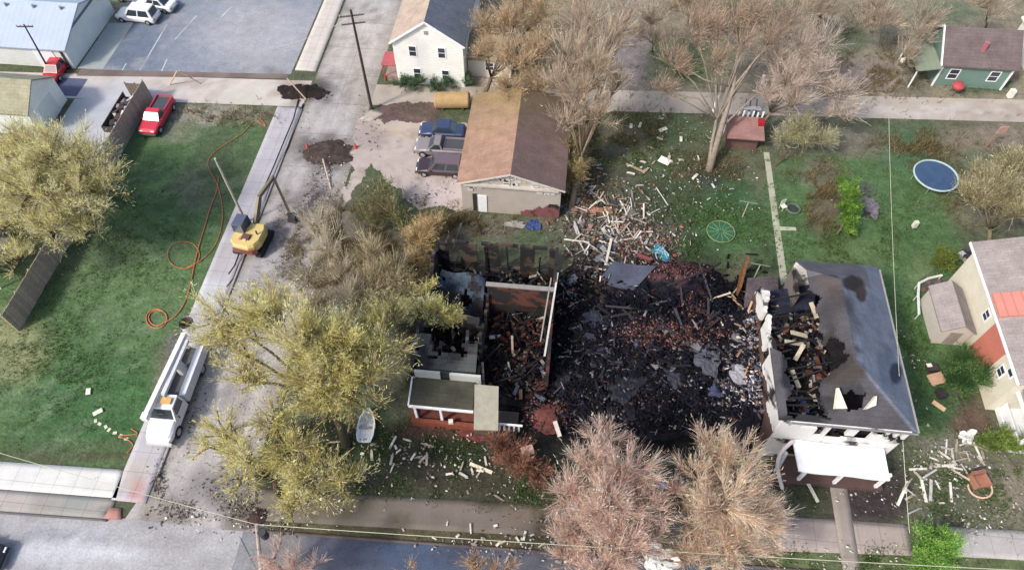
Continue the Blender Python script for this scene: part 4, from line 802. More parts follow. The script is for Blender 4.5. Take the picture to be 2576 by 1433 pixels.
def car(name, label, cat, loc, heading, col, L_=4.5, W_=1.78, Hh=1.45, style='sedan', group=None, top=None):
    """heading = direction the nose points (radians). local +x is forward"""
    t_ = thing(name, label, cat, loc, heading, group); hl = L_ / 2; hw = W_ / 2; top = top or col
    zs, zb = (.78, .26) if style != 'pickup' else (.95, .38); hood = zs + .12
    st_ = [(-hl, hw * .82, zb + .1, zs - .12, zs - .04, hw * .7), (-hl + .12, hw * .95, zb, zs, hood - .02, hw * .82), (-hl + .9, hw, zb, zs, hood, hw * .86), (0, hw, zb, zs, hood, hw * .86),
           (hl - 1.2, hw, zb, zs, hood, hw * .86), (hl - .3, hw * .94, zb, zs - .06, hood - .12, hw * .76), (hl, hw * .8, zb + .1, zs - .22, hood - .28, hw * .66)]
    MB().loft([body_ring(*q) for q in st_], col).build('body', m_paint, t_)
    if style == 'suv': c0, c1, r0, r1 = -hl + .15, hl - 1.25, -hl + .4, hl - 1.95
    elif style == 'pickup': c0, c1, r0, r1 = -.35, hl - 1.35, -.1, hl - 2.0
    elif style == 'hatch': c0, c1, r0, r1 = -hl + .2, hl - 1.0, -hl + .65, hl - 1.7
    else: c0, c1, r0, r1 = -hl + .75, hl - 1.25, -hl + 1.35, hl - 1.95
    zr = Hh if style != 'suv' else Hh + .22; tw = hw * .72; bw = hw * .88
    def cring(xb, xt, z0_, z1_): return
    lo = [(c0, -bw, hood - .03), (c1, -bw, hood - .03), (c1, bw, hood - .03), (c0, bw, hood - .03)]; hi = [(r0, -tw, zr), (r1, -tw, zr), (r1, tw, zr), (r0, tw, zr)]
    cab = MB().add([Vector(p) for p in lo + hi], [(4, 5, 6, 7), (0, 1, 5, 4), (1, 2, 6, 5), (2, 3, 7, 6), (3, 0, 4, 7)], top)
    cab.box(((r0 + r1) / 2, 0, zr + .012), (r1 - r0 - .06, tw * 1.9, .035), col=top); cab.build('cabin', m_paint, t_)
    def pane(nm, a, b, c, d, k0=.1, k1=.9, j0=.1, j1=.92):
        a, b, c, d = map(Vector, (a, b, c, d)); n_ = (b - a).cross(d - a).normalized() * .012
        def pt_(s, t): return (a * (1 - s) + b * s) * (1 - t) + (d * (1 - s) + c * s) * t + n_
        ps = [pt_(k0, j0), pt_(k1, j0), pt_(k1, j1), pt_(k0, j1)]
        MB().add(ps + [p - n_ * .9 for p in ps], [(0, 1, 2, 3), (7, 6, 5, 4), (0, 4, 5, 1), (1, 5, 6, 2), (2, 6, 7, 3), (3, 7, 4, 0)], (.03, .04, .05)).build(nm, m_glass, t_)
    pane('windshield', lo[1], lo[2], hi[2], hi[1], .06, .94); pane('rear_window', lo[3], lo[0], hi[0], hi[3], .08, .92)
    for (a, b, c, d) in ((lo[0], lo[1], hi[1], hi[0]), (lo[2], lo[3], hi[3], hi[2])):
        if style == 'pickup': pane('side_window', a, b, c, d, .1, .86)
        else: pane('side_window', a, b, c, d, .08, .46); pane('side_window', a, b, c, d, .51, .9)
    if style == 'pickup':
        bed = MB(); bx0, bx1 = -hl + .08, -.42; bed.box(((bx0 + bx1) / 2, 0, hood + .015), (bx1 - bx0, W_ * .74, .03), col=(.06, .06, .065))
        for s in (-1, 1): bed.box(((bx0 + bx1) / 2, s * hw * .83, hood + .09), (bx1 - bx0, .1, .18), col=col)
        bed.box((bx0, 0, hood + .09), (.09, W_ * .8, .18), col=col); bed.build('load_bed', m_paint, t_)
    for s in (-1, 1):
        for x in (-hl + .85, hl - .85): wheel(t_, x, s * (hw - .08), .33 if style != 'pickup' else .4)
        MB().box((hl - .09, s * hw * .6, zs - .14), (.1, .36, .14), col=(.75, .76, .74)).build('headlight', m_col, t_)
        MB().box((-hl + .04, s * hw * .68, zs - .1), (.08, .3, .14), col=(.35, .02, .02)).build('tail_light', m_col, t_)
        MB().box((c1 - .25, s * (hw + .07), hood + .06), (.1, .16, .12), col=col).build('mirror', m_paint, t_)
    MB().box((hl - .0, 0, zb + .12), (.14, W_ * .86, .18), col=jit((.12, .12, .13))).build('bumper', m_col, t_); MB().box((-hl, 0, zb + .12), (.14, W_ * .86, .18), col=jit((.12, .12, .13))).build('bumper', m_col, t_)
    return t_
NB = math.radians(90)
car('parked_pickup', 'bright red pickup parked on the grass beside the board fence', 'pickup truck', (-41.35, 50.9, 0), -NB - .02, C(200, 56, 74), 5.1, 1.95, 1.62, 'pickup')
car('parked_suv', 'white police-style vehicle with dark windows at the head of the parking lot', 'suv', G(352, 48), math.radians(176), C(226, 228, 234), 4.9, 2.0, 1.5, 'suv')
car('parked_car', 'white car half hidden behind another white vehicle on the parking lot', 'car', G(398, 20), math.radians(172), C(222, 226, 234), 4.7, 1.85, 1.5)
car('parked_car', 'white car at the very top edge of the parking lot', 'car', G(345, -2), math.radians(178), C(216, 218, 226), 4.6, 1.8, 1.45)
car('parked_car', 'small red car nosed against the white metal building', 'car', G(146, 187), -NB + .04, C(186, 44, 58), 3.8, 1.7, 1.4, 'hatch')
car('parked_car', 'blue car with pale glass parked first beside the tan garage', 'car', G(1113, 338), math.radians(181), C(52, 66, 104), 4.5, 1.8, 1.45)
car('parked_pickup', 'grey pickup with white hood parked between the blue and maroon cars', 'pickup truck', G(1110, 382), math.radians(181), C(132, 126, 132), 5.0, 1.9, 1.6, 'pickup')
car('parked_suv', 'dark maroon vehicle nearest the gable of the tan garage', 'suv', G(1110, 430), math.radians(181), C(60, 46, 54), 4.7, 1.85, 1.5, 'suv', top=C(104, 92, 102))
car('parked_car', 'dark car in the main street cut off by the lower left corner', 'car', G(-62, 1405), math.radians(3), C(34, 38, 44), 4.6, 1.8, 1.45)
# bucket truck ---------------------------------------------------------
t_ = thing('bucket_truck', 'white utility bucket truck parked at the kerb with its boom folded over the cab', 'bucket truck', (-27.85, 21.2, 0), -NB + math.radians(1)); t_.scale = (1, .92, 1)
WT = C(226, 230, 238); L_, hw = 8.2, 1.2
MB().box((-.2, 0, .72), (7.6, .9, .22), col=(.06, .06, .06)).build('chassis', m_col, t_)
MB().loft([body_ring(2.55, 1.12, .55, 1.35, 1.55, .98), body_ring(3.3, 1.1, .55, 1.25, 1.42, .92), body_ring(3.85, 1.02, .6, 1.1, 1.25, .8), body_ring(4.1, .85, .65, .95, 1.05, .6)], WT).build('hood', m_paint, t_)
lo = [(.85, -1.12, .6), (2.6, -1.12, .6), (2.6, 1.12, .6), (.85, 1.12, .6)]; md = [(.85, -1.12, 1.5), (2.6, -1.12, 1.5), (2.6, 1.12, 1.5), (.85, 1.12, 1.5)]; hi = [(.95, -.98, 2.4), (2.05, -.98, 2.4), (2.05, .98, 2.4), (.95, .98, 2.4)]
MB().add(list(map(Vector, lo + md + hi)), [(0, 1, 5, 4), (1, 2, 6, 5), (2, 3, 7, 6), (3, 0, 4, 7), (4, 5, 9, 8), (5, 6, 10, 9), (6, 7, 11, 10), (7, 4, 8, 11), (8, 9, 10, 11)], WT).build('cab', m_paint, t_)
MB().add([Vector(p) for p in ((2.56, -.98, 1.6), (2.56, .98, 1.6), (2.12, .88, 2.3), (2.12, -.88, 2.3))], [(0, 1, 2, 3)], (.03, .04, .05)).box((2.33, 0, 1.93), (.04, .5, .3), col=(.04, .05, .06)).build('windshield', m_glass, t_)
for s in (-1, 1):
    MB().add([Vector(p) for p in ((1.05, s * 1.13, 1.58), (2.3, s * 1.13, 1.58), (1.98, s * 1.005, 2.28), (1.1, s * 1.005, 2.28))], [(0, 1, 2, 3)] if s < 0 else [(3, 2, 1, 0)], (.03, .04, .05)).build('side_window', m_glass, t_)
    MB().box((2.35, s * 1.32, 1.75), (.12, .2, .42), col=(.1, .1, .11)).build('mirror', m_col, t_)
    wheel(t_, 3.05, s * 1.0, .5, .3, (.7, .7, .72)); wheel(t_, -2.2, s * .98, .5, .42, (.6, .6, .62))
    b_ = MB(); b_.box((-1.5, s * .95, 1.25), (4.3, .52, 1.0), col=WT); bo = b_.build('tool_bin', m_paint, t_)
    for k in range(4): MB().box((-3.2 + k * 1.12, s * 1.225, 1.25), (.95, .025, .8), col=C(206, 212, 222)).build('bin_door', m_paint, bo)
    MB().box((4.05, s * .75, .95), (.12, .32, .18), col=(.7, .7, .66)).build('headlight', m_col, t_)
MB().box((-1.5, 0, 1.0), (4.3, 1.4, .1), col=C(92, 94, 100)).build('deck', m_col, t_)
MB().box((4.16, 0, .62), (.2, 2.1, .24), col=C(190, 194, 200)).build('bumper', m_paint, t_)
MB().tube([(-1.7, -.1, 1.05), (-1.7, -.1, 2.2)], [.42, .34], 12, C(214, 216, 222)).build('turret', m_paint, t_)
m_ = MB(); m_.bar((-4.1, -.28, 2.55), (2.9, -.62, 2.75), .38, .42, WT); m_.bar((-3.6, .16, 2.5), (1.2, .02, 2.6), .24, .26, C(206, 210, 222)); m_.box((2.95, -.62, 2.75), (.5, .5, .5), col=WT); m_.build('boom', m_paint, t_)
m_ = MB(); bx, by = -4.9, -.3
m_.tube([(bx, by, 2.0), (bx, by, 3.0)], [.5, .6], 14, WT, cap=False); m_.tube([(bx, by, 3.0), (bx, by, 2.1)], [.54, .46], 14, C(120, 104, 104), cap=False); m_.tube([(bx, by, 2.02), (bx, by, 2.06)], .45, 14, C(90, 80, 80)); m_.build('bucket', m_paint, t_)
MB().box((-3.9, 0, 1.2), (.3, 2.3, .5), col=C(200, 204, 210)).build('rear_bumper', m_paint, t_)
MB().box((1.5, .3, 2.5), (.5, .9, .12), col=C(210, 170, 110)).build('light_bar', m_col, t_)

# yellow excavator ------------------------------------------------------
ex = G(642, 615); t_ = thing('excavator', 'yellow tracked excavator with blue-grey cab working in the street', 'excavator', (ex.x, ex.y, 0), NB - .1)
YL = C(206, 186, 124)
for s in (-1, 1):
    m_ = MB(); prof = [(-1.5, .3), (-1.25, .08), (1.25, .08), (1.5, .3), (1.5, .55), (1.25, .75), (-1.25, .75), (-1.5, .55)]
    m_.loft([[Vector((px, s * 1.05 - .25, pz)) for px, pz in prof], [Vector((px, s * 1.05 + .25, pz)) for px, pz in prof]], (.05, .05, .055)); m_.build('track', m_rub, t_)
MB().box((0, 0, .85), (1.6, 1.5, .3), col=(.08, .08, .08)).build('turntable', m_col, t_)
pf = [(-1.75, -.6), (-1.45, -1.05), (-.8, -1.3), (.5, -1.3), (1.0, -1.1), (1.0, .1), (.3, .25), (-.2, 1.25), (-1.2, 1.25), (-1.65, .8)]
m_ = MB(); n_ = len(pf); m_.loft([[Vector((x, y, z)) for x, y in [(a * k, b * k) for a, b in pf]] for z, k in ((1.0, .94), (1.1, 1), (1.75, 1), (1.95, .93))], YL); m_.build('engine_cover', m_paint, t_)
MB().loft([[Vector((x - .05, y, z)) for x, y in [(-1.75, -.9), (-1.4, -1.2), (-1.2, -1.0), (-1.5, .8), (-1.7, .9)]] for z in (.95, 1.5)], C(120, 70, 62)).build('counterweight', m_paint, t_)
m_ = MB(); m_.box((.35, .72, 1.95), (1.55, 1.05, 1.8), col=C(60, 70, 92), taper=.86); cb = m_.build('cab', m_paint, t_)
MB().box((.35, .72, 2.87), (1.25, .9, .06), col=C(84, 92, 116)).build('cab_roof', m_paint, cb); MB().box((1.09, .72, 2.1), (.05, .8, 1.2), col=(.03, .04, .05)).build('cab_window', m_glass, cb); MB().box((.35, 1.22, 2.1), (1.1, .05, 1.1), col=(.03, .04, .05)).build('cab_window', m_glass, cb)
m_ = MB(); m_.box((-.7, -.1, 2.05), (.5, .7, .16), col=(.12, .06, .05)); m_.tube([(-.2, -.9, 1.9), (-.2, -.9, 2.4)], .07, 8, (.03, .03, .03)); m_.build('exhaust', m_col, t_)
for (x, y, c_) in ((-.95, .35, C(196, 120, 84)), (-.75, .1, C(80, 40, 34)), (-1.0, -.1, C(210, 200, 190)), (-.85, -.35, C(70, 40, 34))): MB().box((x, y, 1.99), (.3, .22, .07), col=c_).build('cover_panel', m_col, t_)
e_, f_, g2 = Vector((.9, -.15, 1.6)), Vector((3.4, -.5, 4.1)), Vector((4.1, -1.0, 4.2)); tip = Vector((3.0, -2.4, .9)); el_ = Vector((4.6, -1.2, 4.0))
m_ = MB(); m_.bar((.8, -.15, 1.6), (2.6, -.45, 3.7), .26, .45, C(120, 112, 96)); m_.bar((2.6, -.45, 3.7), (4.6, -.95, 4.0), .24, .38, C(120, 112, 96)); m_.build('boom', m_paint, t_)
MB().bar((1.1, -.2, 1.4), (2.5, -.5, 3.3), .12, .12, (.08, .08, .08)).build('hydraulic_ram', m_col, t_)
MB().bar((4.75, -.95, 4.15), (3.35, -2.2, 1.0), .22, .3, C(84, 80, 74)).build('stick', m_paint, t_)
m_ = MB(); m_.loft([[Vector((2.9 + a, -2.35 + y, .15 + b)) for a, b in ((0, 0), (.35, -.1), (.7, .1), (.75, .6), (.4, .85))] for y in (-.35, .35)], (.03, .03, .035)); m_.build('digging_bucket', m_col, t_)
# open trailer with junk behind the fence
tr = G(340, 282); t_ = thing('junk_trailer', 'dark open trailer of junk parked behind the board fence', 'trailer', (-44.9, 50.8, 0), NB)
MB().box((0, 0, .6), (5.2, 1.7, .1), col=(.05, .05, .05)).build('bed', m_col, t_)
m_ = MB(); [m_.box((0, s * .85, .95), (5.2, .07, .7), col=C(84, 76, 76)) for s in (-1, 1)]; m_.box((-2.6, 0, .95), (.07, 1.7, .7), col=C(74, 70, 70)); m_.build('side_rail', m_col, t_)
for x in (-.5, .5): wheel(t_, x, .95, .33); wheel(t_, x, -.95, .33)
m_ = MB(); [m_.box((random.uniform(-2.3, 2.3), random.uniform(-.6, .6), random.uniform(.7, 1.2)), (random.uniform(.2, .9), random.uniform(.15, .6), random.uniform(.1, .4)), random.uniform(0, 3), jit(random.choice([(.04, .04, .045)] * 4 + [C(140, 120, 112), C(200, 200, 200), C(90, 70, 60)]), .3)) for _ in range(60)]
kind(m_.build('scrap_load', m_col, t_), 'stuff')

# ================================================================ trees and shrubs
def ribbon(P0, D, wd, side):
    """thin flat quads: root P0, vector D, width wd, sideways unit side -> verts (n*4), faces"""
    a = P0 - side * wd[:, None] / 2; b = P0 + side * wd[:, None] / 2; c = P0 + D + side * wd[:, None] * .25; d = P0 + D - side * wd[:, None] * .25
    V_ = np.stack([a, b, c, d], 1).reshape(-1, 3); return V_, np.arange(len(V_)).reshape(-1, 4)
def unit(v): return v / (np.linalg.norm(v, axis=1, keepdims=True) + 1e-9)
def tree(name, label, cat, base, blobs, cols, twigc, dens=1.0, leaf=(.04, .2), twig=1.0, trunk_r=.22, limbs=3, group=None, barkc=None, fork=.35, flat=.65, tdens=1.0, upright=.5, grey=.1, lw=.03):
    """blobs: (u, v, height, radius in photo px). Limbs run from the fork to every clump; twigs and leaves fill the clumps."""
    base = Vector((base[0], base[1], 0)); t_ = thing(name, label, cat, tuple(base), 0, group); tb = MB(tuple(base)); barkc = barkc or C(104, 92, 84)
    LP, LD, LW, LC = [], [], [], []; TP, TD, TW, TC = [], [], [], []
    ctr = []
    for (u_, v_, z_, r_) in blobs: p = G(u_, v_, z_); ctr.append((p, 1.14 * r_ * mpp(u_, v_, z_)))
    top = sum((c for c, r in ctr), Vector()) / len(ctr); zt = max(c.z for c, r in ctr)
    fk = base.lerp(Vector((top.x, top.y, zt)), fork); fk.x += random.uniform(-.3, .3)
    if zt > 2.0: tb.tube([base - Vector((0, 0, .1)), base.lerp(fk, .5) + Vector((random.uniform(-.15, .15), random.uniform(-.15, .15), 0)), fk], [trunk_r * 1.35, trunk_r, trunk_r * .85], 9, barkc)
    for bi, (c, r) in enumerate(ctr):
        rz_ = r * flat; s0 = fk if zt > 2.0 else base; rb = trunk_r * .5
        md_ = s0.lerp(c, .55) + Vector((random.uniform(-.3, .3), random.uniform(-.3, .3), .35 * rz_)); cl = c - Vector((0, 0, rz_ * .35))
        tb.tube([s0, md_, cl], [rb, rb * .7, rb * .4], 6, barkc)
        nb = max(5, int(limbs * 3 * r))
        tips = []
        for k in range(nb):
            th_ = random.uniform(0, 6.283); ph_ = random.uniform(-.5, 1.35); q = c + Vector((math.cos(th_) * math.cos(ph_) * r, math.sin(th_) * math.cos(ph_) * r, math.sin(ph_) * rz_)) * random.uniform(.45, .98)
            st = md_.lerp(cl, random.uniform(.2, 1)); mq = st.lerp(q, .5) + Vector((random.uniform(-.2, .2), random.uniform(-.2, .2), random.uniform(0, .3))) * r * .4
            tb.tube([st, mq, q], [rb * .45, rb * .3, .018], 4, jit(barkc, .15), cap=False); tips.append((st, mq, q))
        A_ = np.array([[list(a), list(b_), list(q)] for a, b_, q in tips])
        nt_ = int(330 * twig * r * r * tdens)
        i_ = rng.integers(0, len(A_), nt_); s_ = rng.random(nt_) ** .6
        root = np.where(s_[:, None] < .5, A_[i_, 0] * (1 - 2 * s_[:, None]) + A_[i_, 1] * 2 * s_[:, None], A_[i_, 1] * (2 - 2 * s_[:, None]) + A_[i_, 2] * (2 * s_[:, None] - 1))
        out = unit(root - np.array([c.x, c.y, c.z - rz_ * .6])); d = unit(out * 1.0 + rng.normal(0, .5, (nt_, 3)) + np.array([0, 0, upright * .8]))
        ln = rng.uniform(.4, 1.2, nt_) * min(1.5, .4 + r * .5); D = d * ln[:, None]
        side = unit(np.cross(d, rng.normal(0, 1, (nt_, 3)))); TP.append(root); TD.append(D); TW.append(rng.uniform(.4, 1.3, nt_) * lw)
        tc = np.array(twigc)[rng.integers(0, len(twigc), nt_)] * rng.uniform(.65, 1.3, (nt_, 1)); TC.append(tc); LS = side
        nl = int(780 * dens * r * r)
        if nl > 0 and nt_ > 0:
            j = rng.integers(0, nt_, nl); s2 = rng.uniform(.25, 1.05, nl); lp = root[j] + D[j] * s2[:, None] + rng.normal(0, .05, (nl, 3))
            ld = unit(d[j] * 1.1 + rng.normal(0, .42, (nl, 3))) * rng.uniform(.6, 1.4, nl)[:, None] * leaf[1]
            LP.append(lp); LD.append(ld); LW.append(rng.uniform(.6, 1.5, nl) * leaf[0])
            clump = fbm(lp[:, 0] * 1.0 + bi, lp[:, 1] + lp[:, 2] * .7, 1.1, bi + 5)
            ci = np.clip((clump - .3) / .4 * len(cols) + rng.normal(0, .55, nl), 0, len(cols) - 1).astype(int)
            LC.append(np.array(cols)[ci] * rng.uniform(.7, 1.25, (nl, 1)))
    tb.build('trunk', m_bark, t_, smooth=True)
    Vs, Fs, Cs, off = [], [], [], 0
    for (P_, D_, W_, C_) in ((TP, TD, TW, TC), (LP, LD, LW, LC)):
        if not P_: continue
        P_, D_, W_, C_ = map(np.concatenate, (P_, D_, W_, C_)); sd_ = unit(np.cross(unit(D_), rng.normal(0, 1, D_.shape)))
        v_, f_ = ribbon(P_, D_, W_, sd_); Vs.append(v_); Fs.append(f_ + off); off += len(v_); Cs.append(C_)
    Ca = np.concatenate(Cs) * 2.1; Ca = Ca * (1 - grey) + (Ca @ np.array([.3, .59, .11]))[:, None] * grey; Cs = [Ca]
    V_ = np.concatenate(Vs) - np.array([base.x, base.y, 0]); V_[:, 2] = np.maximum(V_[:, 2], .02)
    npmesh('crown', V_, np.concatenate(Fs), np.clip(np.concatenate(Cs), 0, .85), m_leaf, t_)
    return t_
YG = [C(138, 136, 76), C(184, 180, 94), C(210, 206, 112), C(226, 222, 148)]; TWY = [C(150, 136, 104), C(116, 104, 84), C(180, 166, 128)]
OC = [C(130, 108, 76), C(168, 140, 98), C(186, 158, 116)]; PK = [C(150, 122, 112), C(184, 154, 142), C(206, 178, 162)]
BR_ = [C(124, 112, 94), C(158, 142, 118), C(178, 162, 136)]; GY = [C(120, 116, 88), C(160, 154, 112), C(176, 172, 126)]
GR = [C(56, 84, 34), C(84, 118, 42), C(112, 146, 54)]; MR = [C(76, 50, 50), C(112, 72, 72), C(134, 94, 90)]
# big budding tree between the street and the burnt brick house
tree('budding_tree', 'large yellow-green budding tree between the street and the burnt brick house', 'tree', (-14.2, 18.5), [(560, 790, 8, 85), (680, 790, 9, 90), (760, 850, 9.5, 100), (860, 880, 9, 105), (950, 870, 8, 80), (810, 950, 8.5, 90), (900, 970, 7.5, 90), (560, 850, 6.5, 60), (590, 940, 6, 60), (980, 800, 7, 60), (840, 1010, 6.5, 70)], YG, TWY, .55, tdens=.72, trunk_r=.3, barkc=C(92, 84, 72), upright=.7)
tree('budding_tree', 'yellow-green budding tree beside the corner pole, nearest the main street', 'tree', (-18.0, 14.4), [(560, 1080, 6, 52), (620, 1150, 6.5, 62), (600, 1210, 5, 44), (730, 1130, 7, 64), (790, 1200, 6, 72), (700, 1040, 7.5, 50), (880, 1215, 5, 60), (760, 1270, 4, 56), (520, 1120, 5, 36)], YG, TWY, .52, tdens=.72, trunk_r=.24, barkc=C(86, 72, 62), upright=.7)
tree('budding_tree', 'slim yellow-flowering tree leaning over the burnt brick house rooms', 'tree', (-11.2, 30.4), [(1055, 785, 4.5, 40), (1110, 790, 4.5, 40), (1150, 810, 4.2, 36), (1075, 740, 4.5, 30)], YG, TWY, .8, trunk_r=.1, upright=.6)
BG = [C(104, 94, 60), C(142, 128, 84), C(168, 152, 96), C(126, 108, 84)]
tree('brushy_tree', 'brown twiggy tree at the kerb south of the excavator', 'tree', (-19.0, 34.5), [(790, 560, 4, 50), (820, 620, 4.5, 60), (780, 690, 4.5, 50), (850, 700, 4, 55), (880, 760, 5, 60)], BR_, [C(160, 148, 124), C(130, 120, 102), C(176, 164, 136)], .05, trunk_r=.09, grey=.3, tdens=.42, upright=.9)
tree('brushy_tree', 'olive brown twiggy tree against the west wall of the burnt brick house', 'tree', (-13.2, 31.5), [(930, 640, 4, 60), (980, 690, 4.5, 60), (930, 730, 4.5, 60), (1020, 730, 4, 45), (970, 770, 4.5, 50)], BG, TWY, .16, trunk_r=.09, grey=.25, tdens=.5, upright=.9)
tree('brushy_tree', 'ochre orange twiggy shrub north-west of the burnt brick house', 'shrub', (-11.6, 36.0), [(1060, 600, 2.5, 44), (1095, 570, 2.0, 36), (1050, 650, 2.2, 40)], OC, TWY, .6, trunk_r=.08, tdens=1.0)
tree('dark_green_shrub', 'dark green tangled shrub below the gravel driveway', 'shrub', (-15.4, 40.3), [(955, 500, 1.6, 44), (990, 540, 1.6, 44), (930, 555, 1.4, 36), (1020, 580, 1.4, 36)], [C(54, 72, 40), C(84, 96, 56), C(104, 96, 70)], TWY, .8, trunk_r=.06, tdens=.5)
tree('bare_sapling', 'thin dark bare sapling among the brush west of the burnt brick house', 'sapling', G(868, 690), [(866, 530, 4.6, 8)], BR_, [C(70, 60, 56)], 0, trunk_r=.09, barkc=C(66, 58, 54), fork=.9)
# left garden tree
tree('spreading_tree', 'broad yellow-green spreading tree shading the bungalow behind the fence', 'tree', (-50, 38), [(60, 380, 7, 90), (160, 400, 8, 100), (240, 430, 7.5, 80), (290, 470, 6.5, 50), (90, 480, 8, 100), (200, 510, 7, 90), (30, 560, 6, 70), (130, 590, 6, 60), (230, 580, 5.5, 50), (40, 660, 5, 40), (10, 450, 7, 80)],
     [C(140, 144, 98), C(168, 170, 112), C(190, 190, 118), C(206, 204, 138)], TWY + [C(170, 166, 150)], .5, tdens=.75, trunk_r=.35, barkc=C(96, 88, 78), upright=.3)
# front pink-tan trees
tree('budding_tree', 'pinkish tan budding tree at the front verge, west one of the two', 'tree', (6.2, 11.8), [(1520, 1105, 6.5, 52), (1480, 1160, 7, 66), (1580, 1180, 7.5, 70), (1440, 1240, 6.5, 60), (1530, 1270, 8, 80), (1620, 1270, 7, 60), (1450, 1330, 6, 60), (1560, 1370, 7, 70), (1430, 1410, 5, 50), (1520, 1440, 6, 60), (1640, 1350, 6, 56), (1670, 1230, 5.5, 40), (1410, 1360, 5, 44)], PK, [C(206, 172, 156), C(160, 132, 122), C(184, 150, 136)], .26, trunk_r=.24, barkc=C(130, 114, 106), grey=.28, tdens=1.5, lw=.026, upright=.9)
tree('budding_tree', 'orange-tinged budding tree at the front verge beside the gutted house walk', 'tree', (13.2, 12.6), [(1790, 1110, 6.5, 50), (1850, 1150, 7, 60), (1760, 1190, 7, 56), (1890, 1220, 6.5, 56), (1820, 1260, 8, 76), (1760, 1320, 6, 56), (1900, 1310, 6.5, 60), (1840, 1380, 6, 70), (1930, 1390, 4.5, 40), (1740, 1400, 5, 60), (1710, 1260, 5, 40), (1950, 1290, 4.5, 40)], [C(150, 126, 112), C(184, 158, 140), C(200, 174, 146), C(190, 164, 152)], [C(206, 176, 148), C(160, 136, 124), C(190, 162, 146)], .26, trunk_r=.24, barkc=C(130, 114, 104), grey=.2, tdens=1.5, lw=.026, upright=.9)
tree('rust_shrub', 'rust-orange shrub on the front lawn of the burnt brick house', 'shrub', (-1.0, 17.5), [(1270, 1135, .9, 44), (1310, 1170, 1.0, 48), (1350, 1190, .8, 36), (1250, 1105, .7, 28)], [C(96, 68, 58), C(122, 88, 74), C(144, 110, 92)], [C(124, 90, 76)], 1.0, trunk_r=.07, tdens=1.0)
# top centre
tree('ochre_tree', 'ochre budding tree hiding the low annexe beside the white two-storey house', 'tree', (-9.0, 57.5), [(1210, 60, 6.5, 40), (1225, 130, 6, 44), (1280, 60, 7, 56), (1300, 150, 7, 56), (1370, 30, 7, 50), (1370, 130, 6.5, 50), (1290, 220, 5.5, 40), (1360, 220, 5, 44), (1340, -20, 7, 50)], [C(138, 116, 80), C(166, 140, 98), C(184, 154, 106), C(146, 134, 100)], [C(156, 134, 104)], .35, trunk_r=.2, grey=.3, tdens=.55, upright=.7)
tree('bare_tree', 'tall brown bare tree rising between the tan garage and the debris lawn', 'tree', (1.2, 43.3), [(1440, 130, 10, 60), (1500, 160, 10, 60), (1400, 200, 9, 50), (1460, 230, 9, 60), (1540, 80, 10, 56), (1470, 40, 10, 60), (1420, 300, 7.5, 40), (1510, 280, 7.5, 50), (1560, 200, 8.5, 44), (1590, 20, 10, 44)], BR_, [C(164, 146, 122), C(134, 118, 98), C(178, 152, 122)], .06, trunk_r=.24, barkc=C(140, 124, 106), grey=.38, tdens=.55, upright=1.1, limbs=4)
tree('ivy_thicket', 'olive ivy-clad thicket at the east wall of the tan garage', 'thicket', (1.6, 44.4), [(1440, 380, 2.8, 38), (1450, 430, 2.4, 40), (1430, 470, 1.6, 30), (1470, 350, 3, 30)], [C(70, 66, 42), C(110, 102, 66), C(140, 124, 84)], TWY, .9, trunk_r=.1, tdens=1.2)
# big old tree over the red playset
def big_bare(name, label, base, pts, rad, branches, barkc, blobs, cols, twigc, dens, tdens):
    t_ = tree(name, label, 'tree', base, blobs, cols, twigc, dens, trunk_r=.16, barkc=barkc, tdens=tdens, upright=1.0, limbs=4)
    tr_ = [c for c in t_.children if c.name.startswith('trunk')][0]; me = tr_.data; old = [tuple(v.co) for v in me.vertices]; oldf = [tuple(p.vertices) for p in me.polygons]
    mb = MB((base[0], base[1], 0)); mb.v = old; mb.f = oldf; mb.c = [barkc] * len(oldf); mb.tube(pts, rad, 10, barkc)
    for b_ in branches: mb.tube(b_, [.11, .07, .02][:len(b_)], 6, jit(barkc, .1))
    bpy.data.objects.remove(tr_); mb.build('trunk', m_bark, t_, smooth=True)
bs = G(1782, 432); p1_ = G(1815, 320, 3.2); p2_ = G(1845, 220, 6.0); p3_ = G(1858, 120, 8.5)
big_bare('old_bare_tree', 'old leaning tree with thick pale trunk beside the red playset', (bs.x, bs.y), [bs, p1_, p2_, p3_], [.38, .28, .2, .12],
    [[p3_, G(1850, 60, 10), G(1835, -20, 12)], [p3_, G(1880, 50, 10), G(1900, -20, 12)], [p3_, G(1862, 40, 10), G(1868, -30, 12)], [p2_, G(1900, 150, 8), G(1960, 90, 9.5)], [p1_, G(1900, 240, 5), G(1990, 220, 6)], [p2_, G(1800, 130, 8), G(1740, 40, 10)], [p2_, G(1770, 200, 7), G(1690, 150, 8)], [p1_, G(1760, 250, 5), G(1660, 230, 6)], [p3_, G(1790, 60, 10), G(1740, -10, 11)], [p3_, G(1930, 60, 10), G(2010, 10, 11)]],
    C(140, 130, 122), [(1850, 20, 11, 40), (1900, 20, 11, 44), (1800, 60, 10, 40), (1950, 80, 9.5, 44), (1780, -10, 11, 40), (1880, 90, 9.5, 36), (1740, 60, 9.5, 50), (1690, 150, 8, 44), (1660, 220, 6.5, 36), (1800, 150, 8, 40), (2010, 30, 10, 44)], BR_, [C(160, 140, 124), C(136, 120, 108)], .04, .5)
tree('bare_tree', 'pinkish sweeping bare tree over the alley east of the red playset', 'tree', (18.4, 54.3), [(1960, 140, 7, 50), (2020, 110, 7.5, 60), (1990, 200, 6.5, 56), (2070, 180, 6.5, 56), (2120, 230, 5.5, 50), (2000, 260, 5, 50), (2080, 100, 7.5, 44), (1930, 240, 5, 36), (2130, 290, 4, 40), (1980, 60, 7, 40)], PK[:2] + BR_, [C(172, 152, 138), C(144, 128, 118), C(190, 160, 140)], .05, trunk_r=.2, barkc=C(128, 116, 108), grey=.4, tdens=.5, upright=.4, limbs=4)
